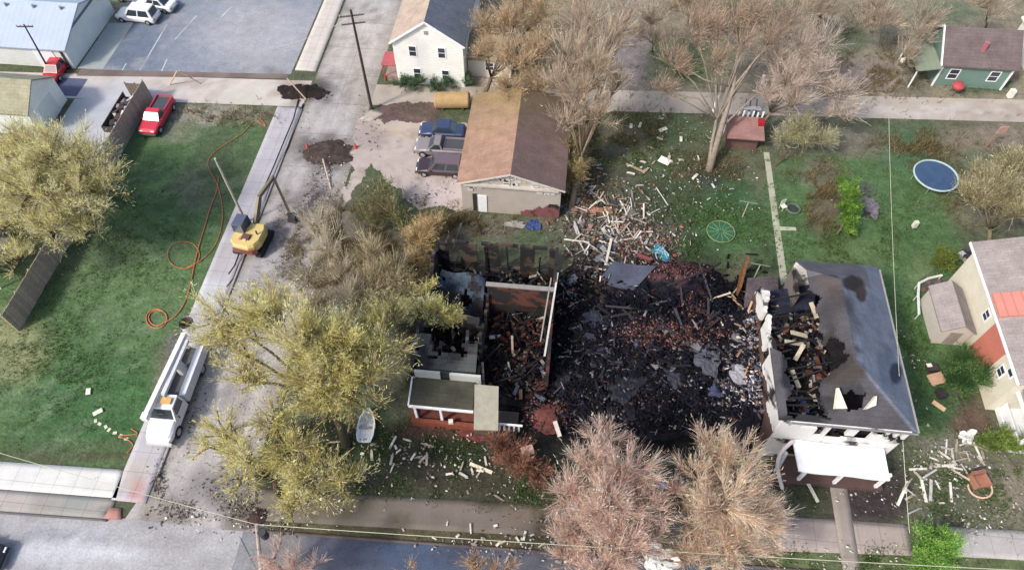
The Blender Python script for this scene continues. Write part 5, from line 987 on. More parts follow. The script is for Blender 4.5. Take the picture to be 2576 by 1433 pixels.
tree('bare_shrub', 'grey-green leafless shrub beside the white hoop and red playset', 'shrub', (20.6, 50.6), [(2010, 330, 2, 44), (2060, 345, 1.8, 40), (1980, 350, 1.8, 30)], GY, [C(140, 138, 118)], .3, trunk_r=.08, tdens=1.1)
for (bx_, lb, cc) in (((2215, 60), 'pale bare tree north of the alley, beyond the pinkish sweeping tree', [(2200, 20, 6, 44), (2240, 50, 5.5, 40), (2190, 60, 5, 36)]), ((2480, 70), 'small bare tree behind the teal cottage roof', [(2470, 10, 6, 40), (2500, 30, 5.5, 36)]), ((2320, 130), 'sandy twiggy tree west of the teal cottage', [(2310, 90, 4, 40), (2280, 140, 3.5, 36), (2330, 40, 5, 40)]),
                      ((1640, 130), 'grey bare tree on the rough ground north of the alley', [(1640, 50, 6, 44), (1600, 90, 5.5, 36), (1650, 110, 5, 36)]), ((1730, 60), 'tan bare tree at the top edge on the rough ground', [(1730, 10, 6, 50), (1770, 30, 5, 40), (1690, 20, 5, 36)]), ((2060, 40), 'sallow bare tree at the top edge east of the old leaning tree', [(2050, 10, 6, 44), (2090, 30, 5, 36)])):
    g_ = G(*bx_); tree('bare_tree', lb, 'tree', (g_.x, g_.y), cc, BR_ + GY[1:2], [C(160, 142, 116), C(130, 112, 94)], .08, trunk_r=.11, barkc=C(150, 140, 122), grey=.35, tdens=.5, upright=1.0)
tree('bare_tree', 'grey tangled bare tree behind the cream house at the right edge', 'tree', (38.5, 42.0), [(2460, 500, 4.5, 50), (2520, 480, 5, 56), (2560, 540, 5, 50), (2450, 450, 4, 44), (2560, 420, 4.5, 50)], GY, [C(150, 142, 116), C(116, 110, 88)], .25, trunk_r=.18, barkc=C(120, 112, 96), tdens=1.2, upright=.5)
tree('twiggy_tree', 'pink twig tips rising from the bottom edge of the main street', 'tree', (-16.5, 6.0), [(690, 1400, 4.5, 36), (740, 1410, 5, 40), (790, 1425, 4.5, 30), (720, 1450, 4, 50), (660, 1430, 4, 30)], PK, [C(180, 150, 140)], .1, trunk_r=.1, grey=.35, tdens=1.2, upright=1.3)
tree('twiggy_tree', 'sparse twiggy crown over the dark street beside the pinkish tree', 'tree', (-3.0, 7.5), [(1030, 1430, 4, 30), (1200, 1420, 4.5, 40), (1260, 1440, 4.5, 44)], BR_, [C(150, 128, 108)], .2, trunk_r=.1, tdens=1.1, upright=1.3)
# evergreen and bushes
tree('columnar_evergreen', 'bright green columnar evergreen on the back lawn', 'evergreen', (25.2, 42.5), [(2133, 570, .8, 24), (2130, 535, 1.4, 26), (2128, 500, 2.2, 25), (2128, 465, 3.0, 20)], [C(74, 106, 40), C(100, 136, 50), C(126, 160, 66)], [C(90, 110, 50)], 6.0, trunk_r=.1, tdens=.6, leaf=(.04, .12))
for (nm, lb, g_, bl, cc, dn) in (('green_bush', 'bright green bush standing on the front verge by the broken sidewalk', (27.6, 13.9), [(2335, 1365, 1.2, 50), (2360, 1400, 1.2, 50), (2320, 1420, 1.1, 44), (2385, 1360, .9, 26)], [C(84, 120, 50), C(112, 150, 62), C(138, 174, 84)], 3.4),
        ('green_bush', 'dense dark green bush at the foot of the cream house wall', (32.4, 28.4), [(2425, 920, 1.6, 40), (2450, 960, 1.6, 42), (2420, 985, 1.3, 34), (2400, 930, 1.0, 24)], [C(48, 76, 40), C(74, 104, 56), C(100, 128, 74)], 2.2),
        ('green_bush', 'olive bush beside the north end of the garden shed', (31.6, 38.2), [(2360, 650, 1.2, 34), (2385, 660, 1.0, 26)], [C(84, 96, 40), C(110, 120, 52)], 2.0),
        ('green_bush', 'olive-yellow bush between the garden shed and the cream house', (34.2, 32.6), [(2500, 800, 1.6, 30), (2485, 840, 1.4, 26)], [C(110, 116, 58), C(142, 144, 74)], 2.0),
        ('green_bush', 'low olive bush in front of the cream house porch', (35.0, 21.6), [(2510, 1110, .8, 34), (2560, 1115, .9, 34), (2470, 1100, .6, 24)], [C(86, 104, 44), C(116, 136, 60)], 2.0),
        ('green_bush', 'ochre bush at the back corner of the cream house', (33.4, 38.3), [(2470, 690, 1.2, 26), (2480, 730, 1.0, 20)], [C(120, 108, 56), C(146, 130, 74)], 1.6)):
    tree(nm, lb, 'bush', g_, bl, cc, [cc[0]], dn * .9, trunk_r=.05, tdens=.6, leaf=(.035, .13))
for k in range(5):
    u_ = 1015 + k * 38; g_ = G(u_, 215); tree('foundation_shrub', 'low dark green shrub in the row along the white house gable', 'shrub', (g_.x, g_.y), [(u_, 214, .4, 19)], [C(60, 84, 60), C(84, 106, 80)], [C(70, 90, 66)], 2.4, trunk_r=.04, tdens=.5, group='shrubs along the white house gable')

# ================================================================ rubble between the two houses
LATE = []; BK = (.008, .008, .012)
RUB = [(1392, 860), (1432, 720), (1500, 690), (1640, 672), (1720, 650), (1800, 690), (1850, 770), (1905, 800), (1935, 900), (1962, 1050), (1960, 1090), (1860, 1080), (1700, 1085), (1560, 1070), (1450, 1040), (1330, 1010), (1290, 960), (1300, 900)]
def rub_h(x, y):
    u, v = P(x, y); m = polymask(u + (fbm(x, y, 2.5, 131) - .5) * 90, v + (fbm(x, y, 2.5, 135) - .5) * 80, RUB, 60)
    ridge = np.exp(-((u - 1670) / 170) ** 2 - ((v - 850) / 90) ** 2) * .9 + np.exp(-((u - 1720) / 90) ** 2 - ((v - 720) / 50) ** 2) * .8
    return m * (.0 + 1.5 * fbm(x, y, 2.6, 101) ** 1.5 + .35 * fbm(x, y, .8, 105) + ridge) - .25 * (1 - m) + 1.9 * np.exp(-((x - 15.9) / 1.1) ** 2) * np.clip((y - 21) / 2, 0, 1) * np.clip((33 - y) / 2, 0, 1) * (.5 + fbm(x, y, 1.2, 141))
def rub_c(x, y):
    u, v = P(x, y); n_ = fbm(x, y, 1.3, 107); col = np.zeros(np.shape(x) + (3,)) + np.array((.009, .009, .014))
    for (cu, cv, ru, rv, c, s) in ((1660, 868, 160, 50, (104, 54, 50), .9), (1740, 790, 50, 50, (60, 36, 42), .8), (1710, 700, 80, 36, (96, 70, 74), .8), (1850, 950, 70, 60, (70, 70, 82), .6), (1480, 760, 60, 50, (74, 62, 56), .7), (1900, 1030, 40, 50, (104, 76, 62), .8)):
        d = np.hypot((u - cu) / ru, (v - cv) / rv) + (n_ - .5) * 1.4; m = np.clip((1.1 - d) * 2, 0, 1) * s; col = blend(col, m, C(*c))
    return col * (.6 + .8 * fbm(x, y, .7, 109)[..., None])
kind(sheet('rubble_mound', np.arange(-1, 20, .16), np.arange(19.5, 38, .16), 0.0, rub_c, m_char, rub_h), 'stuff', label='mound of black char and brick dust between the two burnt houses', category='rubble')
def scatter(name, label, cat, n, spots, sizes, cols, m, z0=0.0, tilt=.8, on_mound=True):
    """loose pieces strewn over gaussian spots (u, v, ru, rv, weight); one heap nobody could count"""
    W = np.array([s_[4] for s_ in spots], float); W /= W.sum(); k = rng.choice(len(spots), n, p=W)
    S_ = np.array([s_[:4] for s_ in spots]); u = S_[k, 0] + rng.normal(0, .55, n) * S_[k, 2]; v = S_[k, 1] + rng.normal(0, .55, n) * S_[k, 3]
    g = np.array([G(a, b)[:2] for a, b in zip(u, v)]); z = z0 + rng.random(n) ** 2 * .25
    if on_mound: z = z + np.maximum(0, rub_h(g[:, 0], g[:, 1]))
    lo, hi = np.array(sizes[0]), np.array(sizes[1]); d = lo + (hi - lo) * rng.random((n, 3)) ** 1.6
    yaw = rng.uniform(0, 6.283, n); px = rng.normal(0, tilt * .5, n); 
    cs, sn = np.cos(yaw), np.sin(yaw); cp, sp_ = np.cos(px), np.sin(px); I = np.zeros(n)
    ax = np.stack([cs, sn, I], 1); ay = np.stack([-sn * cp, cs * cp, sp_], 1); az_ = np.cross(ax, ay)
    sg = np.array([(-1, -1, -1), (1, -1, -1), (1, 1, -1), (-1, 1, -1), (-1, -1, 1), (1, -1, 1), (1, 1, 1), (-1, 1, 1)]) / 2
    c3 = np.stack([g[:, 0], g[:, 1], z + d[:, 2] / 2 + .01], 1)
    V_ = c3[:, None, :] + (sg[None, :, 0:1] * d[:, None, 0:1]) * ax[:, None, :] + (sg[None, :, 1:2] * d[:, None, 1:2]) * ay[:, None, :] + (sg[None, :, 2:3] * d[:, None, 2:3]) * az_[:, None, :]
    fb = np.array([(0, 3, 2, 1), (4, 5, 6, 7), (0, 1, 5, 4), (1, 2, 6, 5), (2, 3, 7, 6), (3, 0, 4, 7)]); F_ = (np.arange(n) * 8)[:, None, None] + fb[None]
    cc = np.array(cols)[rng.integers(0, len(cols), n)] * rng.uniform(.6, 1.35, (n, 1)); cc = np.repeat(np.clip(cc, 0, .85), 6, axis=0)
    return kind(npmesh(name, V_.reshape(-1, 3), F_.reshape(-1, 4), cc, m), 'stuff', label=label, category=cat)
# ================================================================ boards that can be told apart
def board_mesh(L_, W_, col, bend=.03, broken=False):
    m_ = MB(); n = 4
    for i in range(n):
        a = -L_ / 2 + L_ * i / n; b = a + L_ / n; z1, z2 = bend * math.sin(math.pi * i / n), bend * math.sin(math.pi * (i + 1) / n)
        w1 = W_ * (1 if not (broken and i == n - 1) else .6); c_ = jit(col, .12)
        vs = [(a, -W_ / 2, z1), (b, -w1 / 2, z2), (b, w1 / 2, z2), (a, W_ / 2, z1)]; m_.add([Vector(p) for p in vs] + [Vector(p) + Vector((0, 0, .045)) for p in vs], [(0, 3, 2, 1), (4, 5, 6, 7), (0, 1, 5, 4), (1, 2, 6, 5), (2, 3, 7, 6), (3, 0, 4, 7)], c_)
    return m_
PALE = [C(206, 202, 196), C(176, 168, 158), C(190, 190, 192), C(150, 138, 126)]; TAN = [C(186, 150, 116), C(160, 128, 104), C(200, 182, 160)]
VAR = {}
def boards(label, group, n, spots, L_=(.5, 1.8), W_=(.1, .22), cols=PALE, cat='board', tilt=.25, z=0.06, ang=None):
    key = group; protos = []
    for i in range(6):
        o_ = board_mesh(1.0, 1.0, cols[i % len(cols)], broken=i % 2).build('splintered_board', m_wood); protos.append(o_.data); bpy.data.objects.remove(o_)
    W__ = np.array([s_[4] for s_ in spots], float); W__ /= W__.sum()
    for k in range(n):
        s_ = spots[rng.choice(len(spots), p=W__)]; u_ = s_[0] + rng.normal(0, .55) * s_[2]; v_ = s_[1] + rng.normal(0, .55) * s_[3]; g_ = G(u_, v_)
        o_ = bpy.data.objects.new({'board': 'splintered_board', 'rafter': 'loose_rafter', 'timber': 'charred_timber', 'sheet': 'torn_sheet'}[cat], protos[k % 6]); COL.objects.link(o_); hz = max(0, float(rub_h(np.array([g_.x]), np.array([g_.y]))[0])) if -1 < g_.x < 20 and 19.5 < g_.y < 38 else 0
        o_.location = (g_.x, g_.y, z + hz + random.uniform(0, .12)); o_.scale = (random.uniform(*L_), random.uniform(*W_), 1)
        a_ = random.uniform(0, math.pi) if ang is None else random.gauss(*ang); o_.rotation_euler = (random.gauss(0, .1), random.gauss(0, tilt), a_); tag(o_, label, cat, group)
scatter('charred_rubble', 'black charred rubble filling the lot between the two burnt houses', 'rubble', 15000,
        [(1620, 880, 230, 120, 5), (1500, 960, 200, 70, 3), (1450, 850, 90, 120, 2), (1750, 980, 180, 70, 3), (1850, 850, 70, 120, 2), (1640, 1050, 250, 30, 2), (1340, 900, 60, 120, 1.5)],
        ((.03, .08, .02), (.2, 1.2, .1)), [BK] * 26 + [(.008, .008, .012)] * 10 + [C(44, 50, 74), C(30, 34, 54), C(60, 62, 76), C(60, 44, 44), C(120, 120, 128), C(90, 80, 76)], m_char)
scatter('brick_rubble', 'red brick rubble heaped in the middle of the charred lot', 'rubble', 5600,
        [(1670, 872, 120, 30, 8), (1590, 855, 70, 22, 2), (1740, 800, 36, 46, .9), (1710, 700, 70, 22, 1.1), (1790, 850, 30, 40, 1), (1140, 1065, 70, 14, .5), (1375, 1035, 50, 34, 2.6), (1650, 1010, 120, 40, .6)],
        ((.06, .1, .04), (.13, .26, .1)), [C(112, 66, 60), C(130, 80, 70), C(100, 64, 66), C(146, 114, 112), C(80, 54, 54), C(60, 46, 46), BK, C(50, 40, 42)], m_brick, tilt=1.2)
scatter('pale_rubble', 'grey and white broken plaster against the gutted white house', 'rubble', 2600,
        [(1870, 860, 20, 90, 3), (1900, 960, 16, 80, 4), (1850, 960, 60, 50, 3), (1900, 1000, 40, 50, 3), (1880, 900, 40, 40, 1), (1930, 1030, 26, 40, 1.5), (1830, 1000, 60, 30, 1)],
        ((.05, .1, .03), (.4, .8, .1)), [C(196, 192, 196), C(140, 140, 150), C(110, 106, 114), C(64, 72, 98), C(112, 84, 76), BK, BK, BK, C(90, 82, 84)], m_col, tilt=1.3)
scatter('pale_rubble', 'broken plaster, splinters and brick bits strewn over the lawn east of the tan garage', 'rubble', 3000,
        [(1520, 540, 120, 70, 4), (1560, 620, 110, 60, 4), (1450, 480, 50, 60, 3), (1640, 600, 90, 60, 2), (1480, 680, 50, 50, 2), (1430, 760, 40, 60, 1)],
        ((.03, .08, .02), (.2, .5, .1)), [C(170, 164, 158), C(140, 132, 124), C(64, 58, 54), C(84, 78, 72), C(110, 84, 70), C(96, 90, 88), C(150, 96, 84), C(60, 56, 56), C(70, 60, 50)], m_col, on_mound=True, tilt=.7)
scatter('litter', 'small pale scraps blown across the yards, verge and streets', 'litter', 2500,
        [(1700, 420, 200, 130, 3), (1560, 560, 140, 90, 3), (1850, 520, 160, 110, .8), (1100, 1140, 240, 60, 2.5), (1350, 1220, 260, 50, 2), (1400, 1370, 320, 40, 2.5), (2400, 1180, 130, 80, 2.5), (2200, 1240, 130, 50, .8), (2470, 1300, 110, 60, 1.2),
         (2100, 1400, 220, 40, .8), (850, 1200, 130, 90, .8), (1650, 950, 260, 120, 2.0), (1250, 850, 130, 150, 1.0), (820, 430, 60, 70, .5), (560, 1300, 140, 40, .6), (1100, 470, 60, 40, .3), (2300, 900, 50, 120, .5)],
        ((.03, .05, .01), (.16, .26, .05)), [C(216, 214, 210), C(170, 164, 156), C(150, 138, 124), C(180, 180, 184), C(120, 112, 104)], m_col, tilt=.3)
scatter('road_dirt', 'dark clods and grit scattered on the side street', 'dirt', 1200,
        [(820, 385, 50, 26, 4), (800, 480, 30, 60, 2), (610, 1280, 50, 40, 3), (560, 1230, 60, 50, 2), (400, 1200, 18, 50, 2), (450, 1290, 60, 30, 2), (770, 235, 40, 20, 1), (700, 1330, 60, 20, 1), (930, 330, 40, 60, 1), (1060, 500, 40, 20, 1)],
        ((.03, .04, .01), (.15, .22, .05)), [C(92, 86, 84), C(112, 106, 102), C(70, 66, 64), C(130, 122, 116)], m_col, tilt=.5, on_mound=False)
boards('long charred timber lying across the black rubble heap', 'charred timbers on the rubble', 46, [(1600, 900, 200, 110, 3), (1480, 920, 120, 90, 2), (1760, 800, 80, 90, 2), (1620, 740, 120, 50, 1)], (1.5, 4.2), (.12, .24), [BK, (.02, .018, .02), C(60, 60, 68)], 'timber', .3)
for k, (uv, r_, c_, lb) in enumerate((((1500, 830), 1.2, C(40, 44, 58), 'dark crumpled sheet in the char beside the grey door'), ((1570, 985), 1.4, C(30, 32, 42), 'black crumpled roofing in the char north of the west pinkish tree'), ((1770, 930), 1.3, C(78, 80, 92), 'grey crumpled sheet metal at the south-east of the brick band'),
    ((1850, 985), 1.1, C(150, 150, 160), 'pale crumpled siding near the gutted house wall'), ((1890, 945), .8, C(176, 172, 176), 'small pale crumpled siding against the gutted house wall'), ((1800, 1000), .8, C(60, 66, 96), 'navy crumpled sheet west of the pale crumpled siding'), ((1420, 950), 1.0, C(34, 34, 40), 'black crumpled roofing east of the maroon shrub'), ((1690, 960), .9, C(50, 52, 64), 'dark grey crumpled sheet south of the brick band'))):
    LATE.append((lb, uv, r_, c_, k))
boards('torn sheet of siding or roofing lying in the board heap north of the black rubble', 'torn sheets in the board heap', 26, [(1540, 600, 100, 60, 3), (1460, 520, 50, 50, 1), (1480, 690, 60, 40, 1)], (.4, 1.3), (.3, .8), [C(150, 150, 156), C(84, 88, 106), C(140, 112, 104), C(104, 98, 92), C(186, 184, 182), C(60, 60, 70)], 'sheet', .3)
boards('torn charred sheet lying in the black rubble between the houses', 'torn sheets in the black rubble', 34, [(1600, 930, 200, 110, 3), (1800, 950, 90, 60, 2), (1450, 870, 70, 90, 1)], (.5, 1.6), (.4, 1.1), [BK, (.02, .022, .035), C(44, 48, 66), C(70, 70, 80), C(40, 36, 38), C(110, 108, 116)], 'sheet', .35)
# tufts of rough grass keep the yards from reading as a flat sheet
def tufts(n, spots, name, label, cols, hgt=(.12, .45), lw=.04):
    W = np.array([s_[4] for s_ in spots], float); W /= W.sum(); k = rng.choice(len(spots), n, p=W); S_ = np.array([s_[:4] for s_ in spots])
    u = S_[k, 0] + rng.normal(0, .6, n) * S_[k, 2]; v = S_[k, 1] + rng.normal(0, .6, n) * S_[k, 3]
    g = np.array([tuple(G(a, b)) for a, b in zip(u, v)]); keep = (fbm(g[:, 0], g[:, 1], 1.6, 121) > .47); g = g[keep]; n = len(g); q = np.repeat(g, 3, axis=0) + rng.normal(0, .09, (n * 3, 3)) * np.array([1, 1, 0])
    D = unit(rng.normal(0, .55, (n * 3, 3)) * np.array([1, 1, 0]) + np.array([0, 0, 1])) * rng.uniform(*hgt, n * 3)[:, None]
    V_, F_ = ribbon(q, D, rng.uniform(.5, 1.4, n * 3) * lw, unit(np.cross(unit(D), rng.normal(0, 1, D.shape)))); cc = np.array(cols)[rng.integers(0, len(cols), n * 3)] * rng.uniform(.7, 1.3, (n * 3, 1))
    return kind(npmesh(name, V_, F_, cc, m_leaf), 'stuff', label=label, category='grass')
tufts(26000, [(840, 640, 130, 120, 4), (980, 640, 120, 90, 3), (1100, 560, 180, 40, 2), (1550, 330, 160, 60, 1.5), (1450, 470, 60, 60, 1), (1850, 420, 160, 40, 1), (2480, 470, 120, 90, 2), (2070, 500, 50, 80, 1), (2300, 370, 100, 40, 1),
              (1900, 60, 300, 60, 3), (2200, 180, 200, 60, 2), (1350, 120, 160, 90, 2), (560, 290, 140, 20, .4)], 'dry_grass', 'dry straw-coloured grass tufts in the rough corners of the yards', [C(150, 134, 104), C(126, 112, 86), C(166, 152, 116), C(104, 100, 70)], (.2, .7))
tufts(24000, [(150, 900, 180, 160, 2), (330, 600, 140, 160, 1.5), (1800, 560, 160, 110, 3), (2150, 600, 160, 110, 3), (2300, 900, 60, 160, 1.5), (1000, 1150, 280, 70, 3), (1300, 1230, 300, 40, 1.5), (2440, 1220, 140, 90, 2), (1640, 380, 120, 60, 1.5), (2150, 1410, 200, 30, 1), (1720, 180, 110, 50, 1)],
      'green_grass', 'uneven tufts of green grass on the lawns', [C(84, 118, 64), C(104, 132, 74), C(74, 108, 60), C(122, 138, 92)], (.08, .28), .05)

boards('splintered pale board strewn on the lawn between the tan garage and the slate-grey roof slab', 'boards strewn on the lawn east of the garage', 110, [(1530, 590, 110, 70, 5), (1600, 540, 70, 70, 2), (1470, 500, 60, 60, 2), (1500, 660, 90, 40, 2)], (.4, 2.8), (.06, .15), tilt=.35)
boards('small white board scrap on the grass between the alley and the boards heap', 'white scraps north of the board heap', 30, [(1700, 400, 110, 70, 3), (1620, 330, 50, 40, 1), (1780, 500, 60, 60, 1), (1560, 430, 60, 30, 2)], (.3, .9), (.1, .3))
boards('splintered white board lying in the side yard east of the gutted house porch', 'boards in the side yard east of the gutted house', 34, [(2350, 1200, 60, 60, 3), (2430, 1130, 40, 30, 2), (2300, 1230, 30, 40, 1), (2400, 1160, 50, 30, 2)], (.4, 1.9), (.08, .2))
boards('pale board scrap on the front lawn of the burnt brick house', 'board scraps on the brick house lawn', 24, [(1000, 1130, 120, 50, 3), (1200, 1180, 80, 30, 2), (1300, 1260, 80, 20, 2)], (.3, 1.1), (.1, .22))
boards('pale board scrap on the front verge or dark street beside the verge', 'board scraps on the front verge', 30, [(1300, 1350, 200, 26, 3), (1150, 1320, 140, 20, 1), (1500, 1400, 140, 24, 2)], (.25, .8), (.08, .2))
boards('long pale rafter lying on the rubble by the west wall of the gutted house', 'rafters against the gutted house', 30, [(1860, 850, 40, 70, 3), (1880, 940, 40, 60, 2), (1920, 1020, 24, 40, 2), (1830, 760, 30, 40, 1)], (.8, 2.8), (.1, .2), TAN + PALE[:2], 'rafter', .35)
boards('scorched grey board half buried in the black rubble', 'scorched boards in the black rubble', 34, [(1480, 900, 110, 90, 3), (1620, 980, 160, 50, 3), (1720, 900, 100, 60, 1), (1350, 860, 50, 70, 1), (1430, 760, 30, 60, 1)], (.5, 2.4), (.07, .14), [C(100, 98, 104), C(150, 146, 144), C(70, 66, 70)], 'board', .4)
def solo(name, label, cat, uv0, uv1, wd, col, z0=.1, z1=.1, m=None, th=.08):
    a, b = G(*uv0, z0), G(*uv1, z1); c = (a + b) / 2
    return tag(MB((c.x, c.y, 0)).bar(a, b, wd, th, col).build(name, m or m_wood, loc=(c.x, c.y, 0)), label, cat)
solo('long_plank', 'longest white plank reaching down past the gutted house porch arch', 'plank', (2012, 1176), (2058, 1262), .22, C(216, 212, 202), .5, .1)
solo('long_plank', 'white plank crossing in a V on the verge side of the east yard', 'plank', (2258, 1270), (2284, 1210), .2, C(222, 222, 220))
solo('long_plank', 'upright-looking white plank beside the tangled boards in the east yard', 'plank', (2318, 1205), (2330, 1262), .2, C(224, 222, 218))
solo('long_plank', 'thin white plank nearest the brown broken armchair', 'plank', (2390, 1212), (2394, 1262), .16, C(218, 216, 212))
solo('long_plank', 'tan beam standing against the rubble west of the gutted house', 'beam', (1860, 838), (1892, 757), .16, C(176, 150, 130), .8, 3.2)
solo('long_plank', 'thick pale beam slanting out of the rubble beside the grey panel', 'beam', (1842, 838), (1868, 880), .3, C(206, 186, 168), 1.6, 1.2, th=.16)
solo('long_plank', 'pale beam lying across the board heap above the slate-grey roof slab', 'beam', (1520, 680), (1538, 600), .22, C(206, 200, 192), .5, .5)
solo('long_plank', 'bent pale board on the grass beside the burnt brick house east wall', 'plank', (1408, 705), (1432, 745), .16, C(176, 168, 158))
solo('long_plank', 'thin tan pole lying on the burnt lawn along the brick house', 'pole', (1428, 830), (1438, 930), .1, C(140, 126, 116), .4, .4)
solo('long_plank', 'white board lying before the rust-orange shrub', 'plank', (1182, 1165), (1238, 1188), .24, C(220, 210, 196), .1, .1)
solo('long_plank', 'tan board on the bare lawn above the white panel, north of the heap', 'plank', (1575, 412), (1620, 432), .24, C(170, 146, 124))
solo('tree_log', 'pale cut log lying across the wall of the burnt brick house', 'log', (1120, 786), (1198, 806), .34, C(184, 160, 128), 3.1, 2.9, th=.34)
solo('timber_strut', 'charred leaning timber behind the rear wall of the brick house, west one', 'strut', (1138, 690 - 60), (1162, 560), .14, (.05, .04, .04), .3, 2.2)
solo('timber_strut', 'charred timber fork standing behind the rear wall of the brick house', 'strut', (1212, 590), (1196, 545), .12, (.06, .05, .04), .2, 2.4)
solo('tan_pole', 'long leafless fallen limb in the brush west of the brick house', 'limb', (1075, 700), (1130, 590), .12, C(150, 126, 98), .3, 1.5)
scatter('leaf_litter', 'brown fallen leaves and twig bits under the budding trees', 'leaf litter', 4200,
        [(780, 1100, 200, 110, 3), (1530, 1330, 200, 70, 2), (1830, 1330, 160, 70, 2), (900, 700, 180, 120, 3), (1480, 430, 90, 80, 2), (200, 560, 150, 120, 2), (1950, 320, 160, 60, 1.5), (1350, 230, 180, 60, 1), (560, 300, 160, 30, 1), (480, 1000, 30, 120, 1)],
        ((.04, .06, .01), (.12, .2, .03)), [C(120, 98, 70), C(144, 124, 92), C(90, 76, 58), C(160, 146, 104)], m_col, tilt=.3)
# ================================================================ garden things
def disc_thing(name, label, cat, uv, r, zt, rimc, bedc, legs=6, tr=.09):
    g_ = G(*uv); g_.z = 0; t_ = thing(name, label, cat, tuple(g_))
    ps = [Vector((r * math.cos(a), r * math.sin(a), zt)) for a in np.linspace(0, 2 * math.pi, 33)]
    MB().tube(ps, tr, 6, rimc, cap=False).build('frame', m_col, t_)
    MB().prism([(r * .93 * math.cos(a), r * .93 * math.sin(a)) for a in np.linspace(0, 2 * math.pi, 33)[:-1]], zt - .03, zt, bedc).build('mat', m_col, t_)
    if name == 'trampoline' and legs == 3:
        for k in range(12):
            a = 2 * math.pi * k / 12 + .1; MB().tube([(.2 * math.cos(a), .2 * math.sin(a), zt + .01), (r * .95 * math.cos(a), r * .95 * math.sin(a), zt + .03)], .018, 4, C(130, 160, 120)).build('rib', m_col, t_)
    for k in range(legs):
        a = 2 * math.pi * k / legs; MB().tube([(r * math.cos(a), r * math.sin(a), 0), (r * math.cos(a), r * math.sin(a), zt)], .04, 6, (.4, .42, .44)).build('leg', m_metal, t_)
    return t_
disc_thing('trampoline', 'large round blue trampoline with pale rim on the east lawn', 'trampoline', (2345, 455), 2.0, .75, C(166, 188, 194), C(58, 82, 116))
disc_thing('trampoline', 'small deflated green round pool with pale rim on the back lawn', 'pool', (1812, 586), 1.25, .22, C(124, 140, 100), C(48, 92, 64), 3, .045)
g_ = G(1992, 366); tag(MB().tube([Vector((.62 * math.cos(a), .45 * math.sin(a), .12)) for a in np.linspace(0, 6.283, 25)], .05, 5, C(190, 190, 170), cap=False).build('white_hoop', m_col, loc=g_), 'white hoop on the grass below the leafless grey-green shrub', 'hoop')
# clothes-line posts
for (uv, lb) in (((1868, 545), 'small tee-shaped white clothes post on the back lawn west of the garden path'), ((1896, 700), 'olive tee-shaped clothes post behind the brown-grey roof sheet')):
    g_ = G(*uv); t_ = thing('clothes_post', lb, 'clothes post', tuple(g_)); MB().tube([(0, 0, 0), (0, 0, 2.0)], .05, 6, C(170, 176, 160)).build('post', m_col, t_); MB().bar((-.8, .1, 2.0), (.8, -.1, 2.0), .07, .07, C(120, 130, 110)).build('crossbar', m_col, t_)
# fire pit ring and chair by the path
g_ = G(1994, 528); t_ = thing('fire_pit', 'dark ring fire pit beside the spur of the garden path', 'fire pit', tuple(g_)); MB().tube([Vector((.6 * math.cos(a), .6 * math.sin(a), .2)) for a in np.linspace(0, 6.283, 19)], .1, 6, C(84, 104, 92), cap=False).build('ring', m_col, t_); MB().tube([(0, 0, .02), (0, 0, .07)], .5, 14, (.04, .05, .04)).build('ash_bed', m_char, t_)
def chair(name, label, uv, rot, col, sc=1.0):
    g_ = G(*uv); t_ = thing(name, label, 'chair', tuple(g_), rot); t_.scale = (sc,) * 3
    MB().box((0, 0, .43), (.5, .5, .05), col=col).build('seat', m_col, t_); MB().box((0, .24, .75), (.5, .05, .6), col=col).build('backrest', m_col, t_)
    for a in (-.22, .22):
        for b in (-.22, .22): MB().tube([(a, b, 0), (a, b, .43)], .025, 6, col).build('leg', m_col, t_)
chair('lawn_chair', 'white lawn chair at the west side of the ring fire pit', (1968, 526), .5, C(206, 208, 204)); chair('lawn_chair', 'small pale chair near the pinkish post at the east lawn edge', (2540, 408), .3, C(204, 190, 150), 1.2); chair('lawn_chair', 'dark chair below the trampoline at the east lawn edge', (2505, 436), 1.3, C(60, 44, 40))
# fabrics and oddments
def crumple(name, label, cat, uv, r, col, h_=.3, z0=.02, seed=1, m=None, asp=1.0, rot=0.0):
    g_ = G(*uv); n = 16; mb = MB(); vs = []; idx = {}; cs, sn = math.cos(rot), math.sin(rot)
    for i in range(n + 1):
        for j in range(n + 1):
            x, y = (i / n - .5) * 2 * r, (j / n - .5) * 2 * r * asp; z = h_ * abs(math.sin(x * 3.1 / r + seed) * math.cos(y * 2.3 / r + seed * 2)) * (1 - .5 * (i / n - .5) ** 2 * 4) + random.uniform(0, h_ * .35)
            rr = max(abs(x), abs(y) / asp) / r; th_ = math.atan2(y / asp, x); q_ = rr * r * (1 + .18 * math.sin(3 * th_ + seed) + .1 * math.sin(7 * th_ + seed * 2)) * (1 + .12 * (abs(math.cos(th_)) ** 4 + abs(math.sin(th_)) ** 4)); z = z0 * 0 + h_ * (float(fbm(x + seed, y, r * .6, seed % 9)) - .2) * 1.3; x, y = q_ * math.cos(th_), q_ * math.sin(th_) * asp; idx[i, j] = len(vs); vs.append(Vector((x * cs - y * sn, x * sn + y * cs, z0 + z)))
    mb.add(vs, [(idx[i, j], idx[i + 1, j], idx[i + 1, j + 1], idx[i, j + 1]) for i in range(n) for j in range(n)], lambda f: jit(col, .15))
    return tag(mb.build(name, m or m_col, loc=(g_.x, g_.y, 0)), label, cat)
for lb, uv, r_, c_, k in LATE: g_ = G(*uv); crumple('crumpled_sheet', lb, 'sheet', uv, r_, c_, .5, .2 + float(rub_h(np.array([g_.x]), np.array([g_.y]))[0]), k + 20, m_col, .7, k * .7)
crumple('white_sheet', 'large white crumpled sheet on the dark street below the pinkish tree', 'sheet', (1658, 1412), 1.1, C(226, 228, 228), .4)
crumple('blue_tarp', 'blue tarp crumpled against the gable corner of the tan garage', 'tarp', (1342, 568), .6, C(56, 76, 130), .3, seed=3)
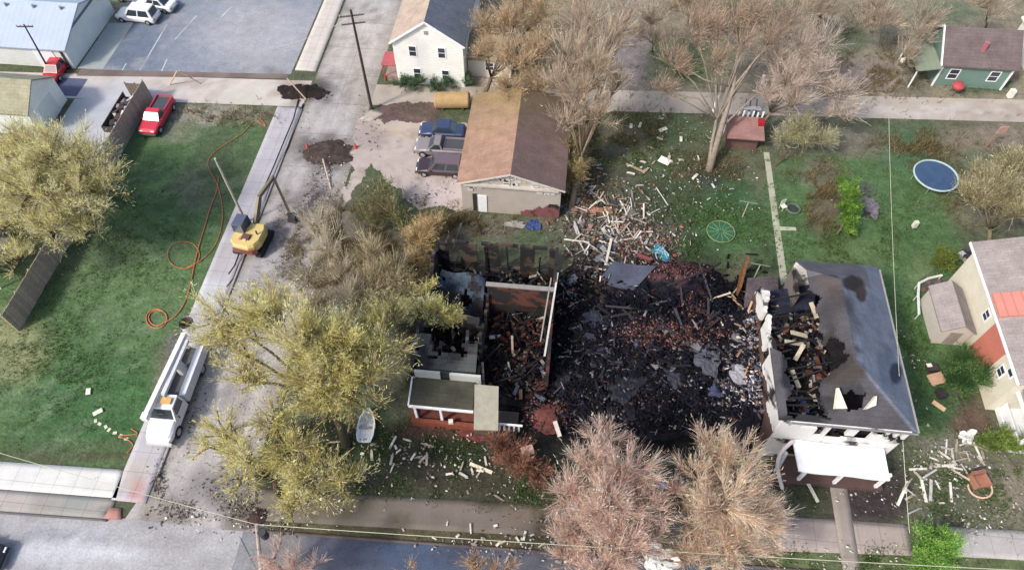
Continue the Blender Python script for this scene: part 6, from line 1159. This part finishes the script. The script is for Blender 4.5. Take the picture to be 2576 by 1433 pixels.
crumple('white_tarp', 'grey-white cloth draped beside the blue tarp by the garage', 'cloth', (1296, 566), .9, C(150, 150, 150), .2, seed=4, asp=.4)
crumple('magenta_cloth', 'magenta cloth scrap under the two front budding trees', 'cloth', (1690, 1226), .32, C(190, 50, 110), .3, seed=5)
crumple('pale_blue_cloth', 'pale blue cloth scrap beside the magenta cloth', 'cloth', (1664, 1222), .3, C(150, 170, 200), .2, seed=6)
crumple('grey_tarp', 'grey tarp over a heap beside the columnar evergreen', 'tarp', (2186, 525), .7, C(112, 108, 118), .8, seed=7, asp=1.7, rot=.2)
crumple('white_bundle', 'white crumpled bundle on the lawn corner of the east yard', 'bundle', (2430, 1100), .7, C(222, 222, 224), .4, seed=8, rot=.7, asp=.6)
crumple('orange_bedding', 'orange and pink bedding scrap at the north edge of the board heap', 'bedding', (1490, 528), .9, C(160, 116, 100), .35, seed=9, asp=.6)
crumple('yellow_foam', 'yellowish foam scrap beside the orange bedding', 'foam', (1530, 532), .4, C(196, 168, 116), .3, seed=10)
crumple('scorched_rug', 'reddish-brown rug lying before the burnt brick house porch', 'rug', (1190, 1092), 1.0, C(104, 54, 50), .15, seed=11, asp=.5)
def panel(name, label, cat, uv, sx, sy, rot, col, z=.12, tx=.1, th=.08, m=None):
    g_ = G(*uv, z); M_ = Matrix.Rotation(rot, 3, 'Z') @ Matrix.Rotation(tx, 3, 'X'); c0 = (g_.x, g_.y, 0)
    return tag(MB(c0).box(tuple(g_), (sx, sy, th), col=col, mtx=M_).build(name, m or m_col, loc=c0), label, cat)
panel('white_board', 'bright white square board on the grass beneath the old leaning tree', 'board', (1672, 404), 1.1, .75, -.5, C(236, 238, 238))
panel('white_board', 'white ragged board near the alley, topmost on the debris lawn', 'board', (1668, 326), .9, .4, .6, C(214, 218, 206))
panel('loose_board', 'beige panel lying on the rust-orange shrub', 'panel', (1327, 1133), .9, .7, .4, C(196, 164, 150), 1.6)
panel('grey_door', 'long grey door lying in the char beside the brick house', 'door', (1482, 792), 1.9, .8, .8, C(140, 138, 140), .6, .2)
panel('loose_board', 'white bent panel in the char south of the grey door', 'panel', (1245, 803 + 44), .9, .3, .2, C(196, 192, 188), 1.2)
panel('red_beam', 'dull red beam between the blue tangle and slate-grey slab', 'beam', (1622, 648), 1.4, .3, -.35, C(120, 66, 70), .5, .2, .2)
panel('loose_board', 'grey-white panel leaning in the char at the foot of the front wall ruins', 'panel', (1690, 1064), .5, .9, .2, C(176, 176, 172), .6, .5)
panel('loose_board', 'white angled board in the char above the west pinkish tree', 'panel', (1402, 1078), .3, 1.2, .4, C(206, 200, 196), .5, .2)
panel('plywood', 'tan plywood square on grass between the gutted house and dark bush', 'plywood', (2356, 952), 1.25, .9, .35, C(186, 150, 130), .5, .1)
panel('plywood', 'tan L-shaped plywood corner on the grass below the plywood square', 'plywood', (2362, 1020), 1.0, .35, -.7, C(196, 166, 136), .3, .1)
panel('black_crate', 'black crate between the two plywood pieces on the grass', 'crate', (2368, 990), .6, .7, .3, (.03, .025, .025), .3, 0, .5)
panel('black_crate', 'dark crate with white tray north of the plywood square', 'crate', (2345, 925), .8, .6, .2, (.05, .035, .035), .25, 0, .4)
panel('white_tray', 'small white tray resting on the dark crate', 'tray', (2338, 918), .4, .3, .2, C(226, 222, 216), .52, 0, .05)
panel('white_scrap', 'single white scrap on the open lawn west of the bucket truck', 'scrap', (222, 984), .34, .5, .3, C(216, 222, 214)); panel('white_scrap', 'ragged white scrap west of the orange hose piece', 'scrap', (246, 1036), .7, .35, .7, C(206, 212, 200))
for k in range(7):
    u_ = 238 + k * 13 + random.uniform(-3, 3); v_ = 1058 + k * 7.5; panel('paper_tag', 'pale paper scrap in the short string of scraps on the lawn by the truck', 'scrap', (u_, v_), .3, .22, random.uniform(0, 3), C(196, 196, 180), .03, 0, .03)['group'] = 'string of paper scraps on the lawn'
# blue tangle
g_ = G(1664, 640); t_ = thing('blue_tangle', 'cyan-blue tangled folding chair frame and fabric beside the board heap', 'lawn chair', tuple(g_))
m_ = MB(); [m_.tube([(random.uniform(-.7, .7), random.uniform(-.8, .8), random.uniform(.1, .5)), (random.uniform(-.3, .3), random.uniform(-.3, .3), random.uniform(.3, .9)), (random.uniform(-.7, .7), random.uniform(-.8, .8), random.uniform(.1, .7))], .04, 5, jit(C(140, 180, 196), .2)) for _ in range(14)]; m_.build('frame', m_col, t_)
m_ = MB(); [m_.box((random.uniform(-.5, .5), random.uniform(-.7, .7), random.uniform(.15, .5)), (random.uniform(.3, .7), random.uniform(.3, .8), .04), random.uniform(0, 3), jit(C(52, 112, 134), .3)) for _ in range(9)]; m_.build('fabric', m_col, t_)
# white scrap frame and tub
g_ = G(2335, 740); t_ = thing('white_railing_scrap', 'white bent metal railing surrounding junk beside the garden shed', 'railing', tuple(g_)); z_ = .9
ps = [G(2312, 790, .8) - g_, G(2310, 740, .9) - g_, G(2312, 712, .9) - g_, G(2335, 700, .9) - g_, G(2370, 692, .9) - g_]; m_ = MB(); m_.tube(ps, .11, 6, C(206, 216, 214)); m_.build('top_rail', m_col, t_)
for p in ps: MB().tube([(p.x, p.y, 0), p], .05, 6, C(200, 208, 206)).build('post', m_col, t_)
g_ = G(2340, 764); t_ = thing('round_tub', 'round white tub with dark hole beside the bent white railing', 'tub', tuple(g_)); MB().tube([(0, 0, 0), (0, 0, .8), (0, 0, .82)], [.8, .78, .55], 20, C(190, 206, 202)).build('body', m_col, t_); MB().tube([(.2, .2, .83), (.2, .2, .86)], .28, 14, (.08, .09, .09)).build('opening', m_col, t_)
m_ = MB((31.2, 36, 0)); gg = G(2345, 728); m_ = MB((gg.x, gg.y, 0)); [m_.box((gg.x + random.uniform(-.8, .8), gg.y + random.uniform(-.5, .5), random.uniform(.1, .6)), (random.uniform(.2, .8), random.uniform(.2, .5), random.uniform(.1, .4)), random.uniform(0, 3), jit(random.choice([C(110, 90, 96), C(84, 76, 80), C(120, 104, 84)]), .2)) for _ in range(22)]
kind(m_.build('scrap_heap', m_col, loc=(gg.x, gg.y, 0)), 'stuff', label='brown scrap heap inside the bent white railing', category='scrap')
gg = G(2440, 655); m_ = MB((gg.x, gg.y, 0)); [m_.box((gg.x + random.uniform(-.9, .9), gg.y + random.uniform(-.9, .9), random.uniform(.1, .6)), (random.uniform(.2, .8), random.uniform(.2, .5), random.uniform(.1, .5)), random.uniform(0, 3), jit(random.choice([C(70, 74, 84), C(110, 60, 70), C(60, 50, 60), C(180, 180, 186)]), .2)) for _ in range(24)]
kind(m_.build('scrap_heap', m_col, loc=(gg.x, gg.y, 0)), 'stuff', label='dark scrap heap at the back corner of the cream house', category='scrap')
# small boat on the lawn
g_ = G(924, 1072); t_ = thing('small_boat', 'small white boat standing on the lawn west of the brick house porch', 'boat', (g_.x, g_.y, 0), NB + .1); t_.scale = (.88, 1.05, .9)
prof = [(-1.5, .50), (-1.0, .62), (0, .64), (.7, .52), (1.2, .28), (1.55, .03)]
hull = MB(); hull.loft([[Vector((x, -w_, .55)), Vector((x, -w_ * .8, .15)), Vector((x, 0, .05)), Vector((x, w_ * .8, .15)), Vector((x, w_, .55)), Vector((x, w_ * .85, .52)), Vector((x, w_ * .6, .22)), Vector((x, 0, .16)), Vector((x, -w_ * .6, .22)), Vector((x, -w_ * .85, .52))] for x, w_ in prof], C(222, 222, 224)); hull.build('hull', m_white, t_)
MB().box((-.3, 0, .42), (.22, 1.1, .05), col=C(150, 150, 156)).build('thwart', m_col, t_); MB().box((.5, 0, .44), (.9, .8, .04), col=C(176, 178, 186)).build('deck', m_col, t_)
# tank by the alley
g_ = G(1140, 268); t_ = thing('storage_tank', 'rusty tan cylindrical tank lying beside the gravel driveway', 'tank', (g_.x, g_.y, 0), .12)
MB().tube([(-1.9, 0, .85), (-1.75, 0, .85), (1.6, 0, .85), (1.75, 0, .85)], [.6, .85, .85, .7], 20, C(168, 142, 104)).build('shell', m_col, t_, smooth=False); MB().tube([(1.76, 0, .85), (1.8, 0, .85)], .68, 16, C(70, 54, 46)).build('end_cap', m_col, t_)
for x in (-1.1, 1.0): MB().box((x, 0, .15), (.25, 1.3, .3), col=C(96, 84, 72)).build('cradle', m_col, t_)
# red-roofed playset under the old tree
g_ = G(1862, 375); ox, oy = g_.x, g_.y + .9; t_ = thing('playhouse', 'small playhouse with faded red roof and white railings beneath the old tree', 'playhouse', (ox, oy, 0))
MB().slab([(-1.8, -1.5, 1.9), (1.8, -1.5, 1.9), (1.7, .9, 2.6), (-1.7, .9, 2.6)], .1, C(146, 112, 110)).build('roof', m_roof, t_)
MB().box((0, .1, .9), (3.0, 1.8, 1.8), col=C(110, 84, 80)).build('wall', m_wood, t_)
MB().box((1.45, .3, 2.5), (.55, .7, .5), col=C(150, 36, 46)).build('red_canopy', m_col, t_)
for k in range(8): MB().box((-1.6 + k * .46, 1.15, 1.5), (.14, .12, 2.9 + .3 * (k % 2)), col=C(220, 218, 212)).build('white_slat', m_white, t_)
MB().slab([(-.3, 1.7, 2.9), (1.5, 1.7, 2.9), (1.7, 3.0, 2.2), (-.2, 3.0, 2.2)], .08, C(190, 192, 206)).build('pale_awning', m_col, t_)
for (a_, b_) in (((-.2, 1.6, 0), (.2, 3.0, 3.0)), ((.7, 1.6, 0), (.6, 3.0, 3.0)), ((1.6, 1.6, 0), (1.2, 3.1, 3.0))): MB().bar(a_, b_, .1, .1, C(70, 74, 86)).build('swing_leg', m_col, t_)
solo('white_post', 'bright white leaning post between the old tree trunk and playhouse', 'post', (1790, 292), (1806, 240), .2, C(226, 224, 220), .1, 2.2, m_white, .2)
solo('white_post', 'short white post on the grass north of the alley', 'post', (1918, 212), (1922, 190), .22, C(216, 212, 206), .1, 1.4, m_white, .2)
# things by the teal cottage
g_ = G(2398, 236); t_ = thing('kettle_grill', 'red kettle grill in front of the teal cottage', 'grill', tuple(g_)); MB().tube([(0, 0, .7), (0, 0, .85), (0, 0, 1.1), (0, 0, 1.35), (0, 0, 1.45)], [.3, .55, .62, .45, .1], 16, C(170, 76, 82)).build('bowl', m_col, t_)
for k in range(3): a = k * 2.09; MB().tube([(.5 * math.cos(a), .5 * math.sin(a), 0), (.3 * math.cos(a), .3 * math.sin(a), .8)], .04, 6, (.1, .1, .1)).build('leg', m_col, t_)
g_ = G(2480, 370); t_ = thing('pink_flag_post', 'faded pink flag on a thin post beside the alley', 'flag post', tuple(g_)); MB().tube([(0, 0, 0), (0, 0, 2.6)], .05, 6, C(160, 120, 110)).build('post', m_col, t_); MB().box((.35, 0, 2.3), (.9, .08, .8), .2, C(190, 150, 142)).build('flag', m_col, t_)
panel('white_bin', 'white bin at the east corner of the teal cottage', 'bin', (2545, 235), .5, .5, .1, C(222, 222, 220), .45, 0, .9); panel('white_bin', 'small white box west of the teal cottage awning', 'box', (2272, 152), .4, .4, .4, C(220, 220, 216), .2, 0, .4); panel('white_bin', 'tiny white birdbath on the open east lawn', 'birdbath', (2303, 564), .35, .35, .2, C(206, 210, 200), .5, 0, .7)
# broken armchair
g_ = G(2455, 1215); t_ = thing('broken_armchair', 'brown broken armchair on its back in the east yard', 'armchair', tuple(g_), .3)
MB().box((0, 0, .35), (.9, .9, .3), col=C(150, 106, 90)).build('seat', m_col, t_); MB().box((0, .5, .6), (.95, .25, .9), col=C(140, 96, 84)).build('backrest', m_col, t_)
for s in (-1, 1): MB().box((s * .5, 0, .5), (.18, .95, .5), col=C(156, 112, 96)).build('armrest', m_col, t_)
MB().tube([Vector((.85 * math.cos(a), -.4 + .7 * math.sin(a), .15)) for a in np.linspace(2.6, 6.6, 12)], .07, 6, C(206, 176, 156)).build('loose_hoop', m_wood, t_)
# traffic cones near the dug patch
for (uv, lb) in (((774, 372), 'orange-red cone at the west rim of the dug dark soil'), ((895, 372), 'orange-red cone by the gravel driveway kerb')):
    g_ = G(*uv); t_ = thing('traffic_cone', lb, 'traffic cone', tuple(g_)); MB().tube([(0, 0, .03), (0, 0, .7)], [.17, .03], 12, C(190, 84, 80)).build('cone', m_col, t_); MB().box((0, 0, .02), (.42, .42, .04), col=C(170, 76, 70)).build('base', m_col, t_)
def mound(name, label, uv, ru, rv, hgt, col):
    c = G(*uv); rx, ry = ru * mpp(*uv), rv * mpp(*uv) * 1.2; xs = np.linspace(-rx * 1.3, rx * 1.3, 40); ys = np.linspace(-ry * 1.3, ry * 1.3, 40)
    def zf(X, Y): d = np.hypot(X / rx, Y / ry) + (fbm(X + c.x, Y + c.y, .9, 3) - .5) * .9; return np.clip(1 - d, -.1, 1) * hgt + (fbm(X + c.x, Y + c.y, .4, 7) - .5) * .12 * (d < 1)
    o_ = sheet(name, xs, ys, 0, lambda X, Y: np.array(C(*col)) * (.6 + .8 * fbm(X + c.x, Y + c.y, .6, 9)[..., None]), m_char, zf); o_.location = (c.x, c.y, 0); kind(o_, 'stuff', label=label, category='soil')
mound('brick_heap', 'maroon brick heap beside the burnt brick house porch', (1372, 1040), 56, 44, .5, (104, 64, 62)); mound('dark_mound', 'dark dug soil spilled on the street opposite the gravel driveway', (828, 385), 58, 36, .5, (74, 64, 62)); mound('dark_mound', 'low dark mound at the mouth of the alley beside the kerb', (765, 230), 70, 26, .35, (44, 38, 38))  # last mound: low and near-black, over the dark patch at the alley mouth
mound('dark_mound', 'dark soil pile by the corner pole base', (650, 1300), 26, 26, .35, (62, 50, 48))
# lane rubble by the burnt porch: pot, etc
panel('porch_box', 'small white box on the brick porch edge of the burnt brick house', 'box', (1134, 1060), .35, .3, .2, C(226, 220, 214), .95, 0, .3)
